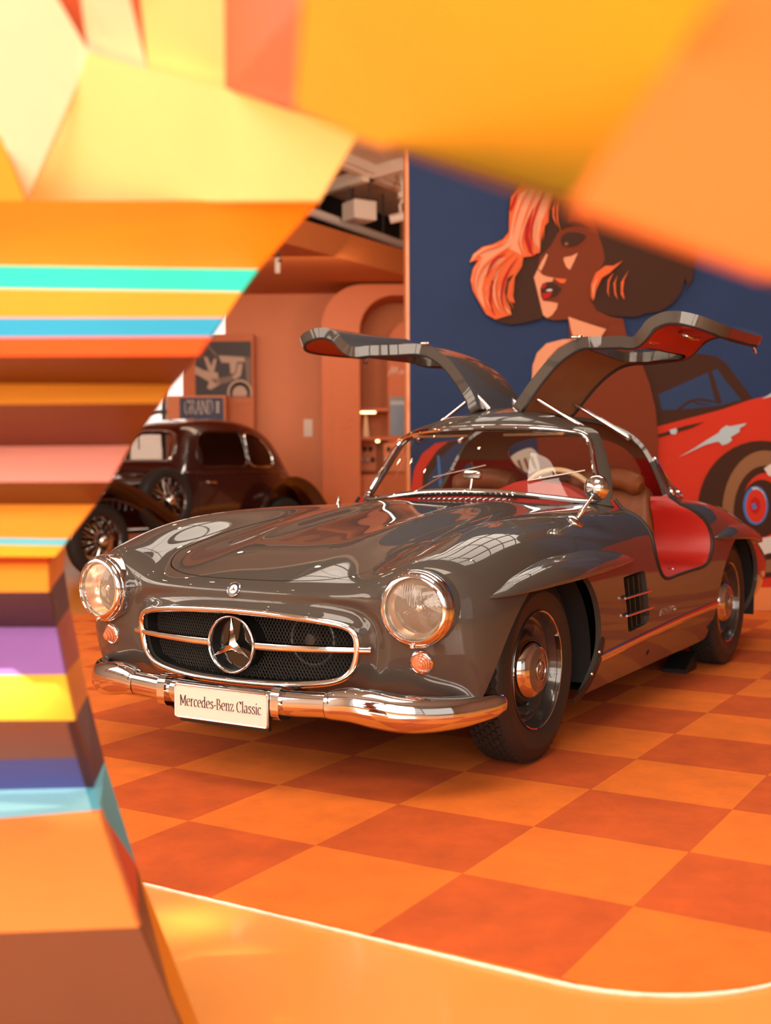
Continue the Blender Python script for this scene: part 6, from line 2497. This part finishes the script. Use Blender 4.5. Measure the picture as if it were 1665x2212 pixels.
# ================================================================== lettering
GLY = {
    'M': (1.38, [[(.12, 0), (.12, 1.4)], [(.12, 1.4), (.62, .25)], [(.62, .25), (1.14, 1.4)], [(1.14, 1.4), (1.14, 0)], [(-.06, .02), (.30, .02)], [(.95, .02), (1.34, .02)], [(-.06, 1.38), (.16, 1.38)], [(1.10, 1.38), (1.34, 1.38)]]),
    'e': (.90, [[(.12, .55), (.76, .55)], ['s', (.76, .55), (.68, .88), (.44, 1.0), (.18, .84), (.10, .5), (.20, .14), (.46, 0), (.76, .16)]]),
    'r': (.72, [[(.20, 0), (.20, 1)], ['s', (.20, .68), (.34, .92), (.50, 1.0), (.64, .94)], [(.02, .02), (.42, .02)], [(.04, .98), (.22, .98)]]),
    'c': (.82, [['s', (.70, .80), (.44, 1.0), (.18, .84), (.10, .5), (.20, .14), (.46, 0), (.72, .18)]]),
    'd': (.98, [['s', (.70, .82), (.44, 1.0), (.18, .84), (.10, .5), (.18, .14), (.42, 0), (.70, .20)], [(.72, 0), (.72, 1.5)], [(.56, 1.48), (.74, 1.48)], [(.72, .02), (.92, .02)]]),
    's': (.76, [['s', (.60, .80), (.40, 1.0), (.17, .88), (.18, .66), (.40, .52), (.60, .36), (.60, .12), (.36, 0), (.12, .18)]]),
    '-': (.60, [[(.08, .50), (.50, .50)], [(.08, .45), (.50, .45)], [(.08, .47), (.50, .47)]]),
    'B': (1.06, [[(.20, 0), (.20, 1.4)], ['s', (.20, 1.38), (.56, 1.36), (.74, 1.10), (.56, .78), (.20, .74)], ['s', (.50, .75), (.80, .62), (.88, .36), (.66, .04), (.20, .02)], [(.02, .02), (.30, .02)], [(.02, 1.38), (.30, 1.38)]]),
    'n': (1.0, [[(.20, 0), (.20, 1)], ['s', (.20, .72), (.40, .96), (.60, .96), (.72, .74), (.72, 0)], [(.02, .02), (.38, .02)], [(.56, .02), (.90, .02)], [(.04, .98), (.22, .98)]]),
    'z': (.82, [[(.10, .97), (.66, .97)], [(.66, .97), (.10, .03)], [(.10, .03), (.70, .03)], [(.10, .97), (.08, .75)], [(.70, .03), (.72, .26)]]),
    'C': (1.14, [['s', (.98, 1.14), (.66, 1.42), (.26, 1.22), (.12, .7), (.26, .18), (.64, -.02), (1.0, .26)], [(.98, 1.40), (.98, 1.08)]]),
    'l': (.44, [[(.20, 0), (.20, 1.5)], [(.02, .02), (.40, .02)], [(.04, 1.48), (.22, 1.48)]]),
    'a': (.88, [['s', (.14, .80), (.36, 1.0), (.60, .88), (.64, .60), (.64, .06)], ['s', (.64, .60), (.30, .52), (.12, .28), (.26, .02), (.50, .08), (.64, .26)], [(.64, .02), (.82, .02)]]),
    'i': (.44, [[(.20, 0), (.20, 1)], [(.02, .02), (.40, .02)], [(.04, .98), (.22, .98)], [(.20, 1.28), (.20, 1.44)]]),
    'G': (1.22, [['s', (.98, 1.14), (.66, 1.42), (.26, 1.22), (.12, .7), (.26, .18), (.64, -.02), (1.0, .16)], [(.98, .12), (.98, .66)], [(.74, .66), (1.14, .66)], [(.98, 1.40), (.98, 1.08)]]),
    'R': (1.14, [[(.20, 0), (.20, 1.4)], ['s', (.20, 1.38), (.60, 1.36), (.80, 1.06), (.60, .74), (.20, .72)], [(.50, .72), (.98, .02)], [(.02, .02), (.40, .02)], [(.02, 1.38), (.30, 1.38)], [(.88, .02), (1.12, .02)]]),
    'A': (1.20, [[(.14, 0), (.58, 1.42)], [(.58, 1.42), (1.02, 0)], [(.34, .50), (.86, .50)], [(-.02, .02), (.32, .02)], [(.84, .02), (1.20, .02)]]),
    'N': (1.26, [[(.16, 0), (.16, 1.4)], [(.16, 1.4), (1.04, 0)], [(1.04, 0), (1.04, 1.4)], [(-.02, .02), (.34, .02)], [(-.02, 1.38), (.18, 1.38)], [(.86, 1.38), (1.22, 1.38)]]),
    'D': (1.20, [[(.20, 0), (.20, 1.4)], ['s', (.20, 1.38), (.64, 1.36), (.96, 1.08), (1.02, .70), (.96, .32), (.64, .04), (.20, .02)], [(.02, .02), (.30, .02)], [(.02, 1.38), (.30, 1.38)]]),
    'E': (1.02, [[(.20, 0), (.20, 1.4)], [(.20, 1.38), (.86, 1.38)], [(.20, .72), (.70, .72)], [(.20, .02), (.90, .02)]]),
    'S': (1.0, [['s', (.84, 1.16), (.56, 1.40), (.24, 1.26), (.22, .98), (.52, .74), (.84, .48), (.84, .16), (.50, -.01), (.14, .22)]]),
    ' ': (.50, []),
}


def text_width(t):
    return sum(GLY[c][0] for c in t)


def lettering(name, text, to3d, size, material, parent, nib=(.085, .022), narrow=1.0, slant=0.0, depth=.0015):
    """pen-drawn serif letters; to3d(a, b, h) maps (across, up, out of surface); size = x-height"""
    V, F = [], []
    x0 = 0.0
    for ch in text:
        adv, strokes = GLY[ch]
        for st in strokes:
            if st[0] == 's':
                pts = spline(st[1:], 22)
            else:
                pts = np.array(st, float)
            n = len(pts)
            b = len(V)
            # each pen position is the rectangle of the nib; consecutive ones are bridged
            for p in pts:
                for sx, sy in ((-1, -1), (1, 1)):
                    for h_ in (0, depth):
                        a = (x0 + p[0] + sx * nib[0] + slant * p[1]) * narrow * size
                        c = (p[1] + sy * nib[1]) * size
                        V.append(to3d(a, c, h_))
            for i in range(n - 1):
                k = b + 4 * i
                F += [(k + 1, k + 5, k + 7, k + 3), (k, k + 2, k + 6, k + 4), (k, k + 4, k + 5, k + 1), (k + 2, k + 3, k + 7, k + 6)]
        x0 += adv
    bm = bmesh.new()
    vs = [bm.verts.new(tuple(map(float, v))) for v in V]
    for f in F:
        try:
            bm.faces.new([vs[i] for i in f])
        except ValueError:
            pass
    me = bpy.data.meshes.new(name)
    bm.to_mesh(me)
    bm.free()
    me.materials.append(material)
    o = bpy.data.objects.new(name, me)
    COL.objects.link(o)
    o.parent = parent
    return o


M_INK = mat('plate_ink', (.035, .012, .008), rough=.5)
txt = 'Mercedes-Benz Classic'
nw = .335 / (text_width(txt) * .0245)
lettering('plate_text', txt, lambda a, b, h_: (pcen[0] + .0045 + h_, pcen[1] - .1675 + a, pcen[2] - .014 + b), .0245, M_INK, plate, narrow=nw, nib=(.062, .020))
M_IV = mat('sign_ivory', (.75, .58, .46), rough=.5)
gd = 15.305
g0_, gz0 = npix(398, 894, gd)
g1_, _ = npix(461, 894, gd)
gs = .036 * 15.3 / 2539 * 1000 / 1.4 * .77
sgo = np.array(sg.location)
lettering('sign_text', 'GRAND', lambda a, b, h_: W(gd - h_, g0_ + a, gz0 + b) - sgo, .125, M_IV, sg, nib=(.055, .022), narrow=(g1_ - g0_) / (text_width('GRAND') * .125), depth=.003)
for k in range(4):
    flat_box('sign_small_text', 467, 868 + 6.5 * k, 473, 871.5 + 6.5 * k, gd - .004, gd, M_IV, parent=sg)
# slanted bright script on the flank
for side in (1, -1):
    pa, na = side_pt(-1.17, .405, side)
    def flank(a, b, h_, side=side):
        x_ = -1.15 - a if side > 0 else -1.36 + a
        z_ = .398 + b
        p, n = side_pt(x_, z_, side)
        return p + np.array([0, side * (.0015 + h_), 0])
    lettering('side_script', 'MERCEDES', flank, .017, M_CHROME_SOFT, coupe, nib=(.11, .05), slant=.35, depth=.003, narrow=.21 / (text_width('MERCEDES') * .017))
# ------------------------------------------------------------------ pendant spots of the hall
for k, (d_, s_, z_) in enumerate(((6.5, -4.6, 5.2), (7.6, -3.2, 5.2), (8.4, -4.9, 5.0), (9.6, -3.6, 5.0), (10.4, -5.2, 4.9), (4.6, -2.6, 5.4), (9.0, -1.2, 4.9), (6.2, 2.6, 5.4), (3.2, -4.4, 5.4), (2.0, -2.4, 5.6), (8.0, -6.2, 5.0), (11.0, -2.2, 4.3))):
    p = W(d_, s_, z_)
    sp_ = empty('pendant_spot', tuple(p))
    tag(sp_, 'small black pendant spot hanging from the hall roof, lamp glowing', 'spotlight', group='pendant spots of the hall')
    part('shade', lathe([(.045, -.02), (.06, -.01), (.06, .12), (.02, .15), (.0005, .15)], 20, 'z'), M_STEEL, sp_)
    part('cord', tube([(0, 0, .15), (0, 0, 6.4 - z_)], .006, 6), M_STEEL, sp_)
    part('lamp', lathe([(.0005, -.075), (.035, -.062), (.05, -.03), (.035, .005), (.0005, .01)], 16, 'z'), mat('lamp_glow', (1, .8, .5), rough=.5, emit=(1.0, .72, .40), es=90.0), sp_)
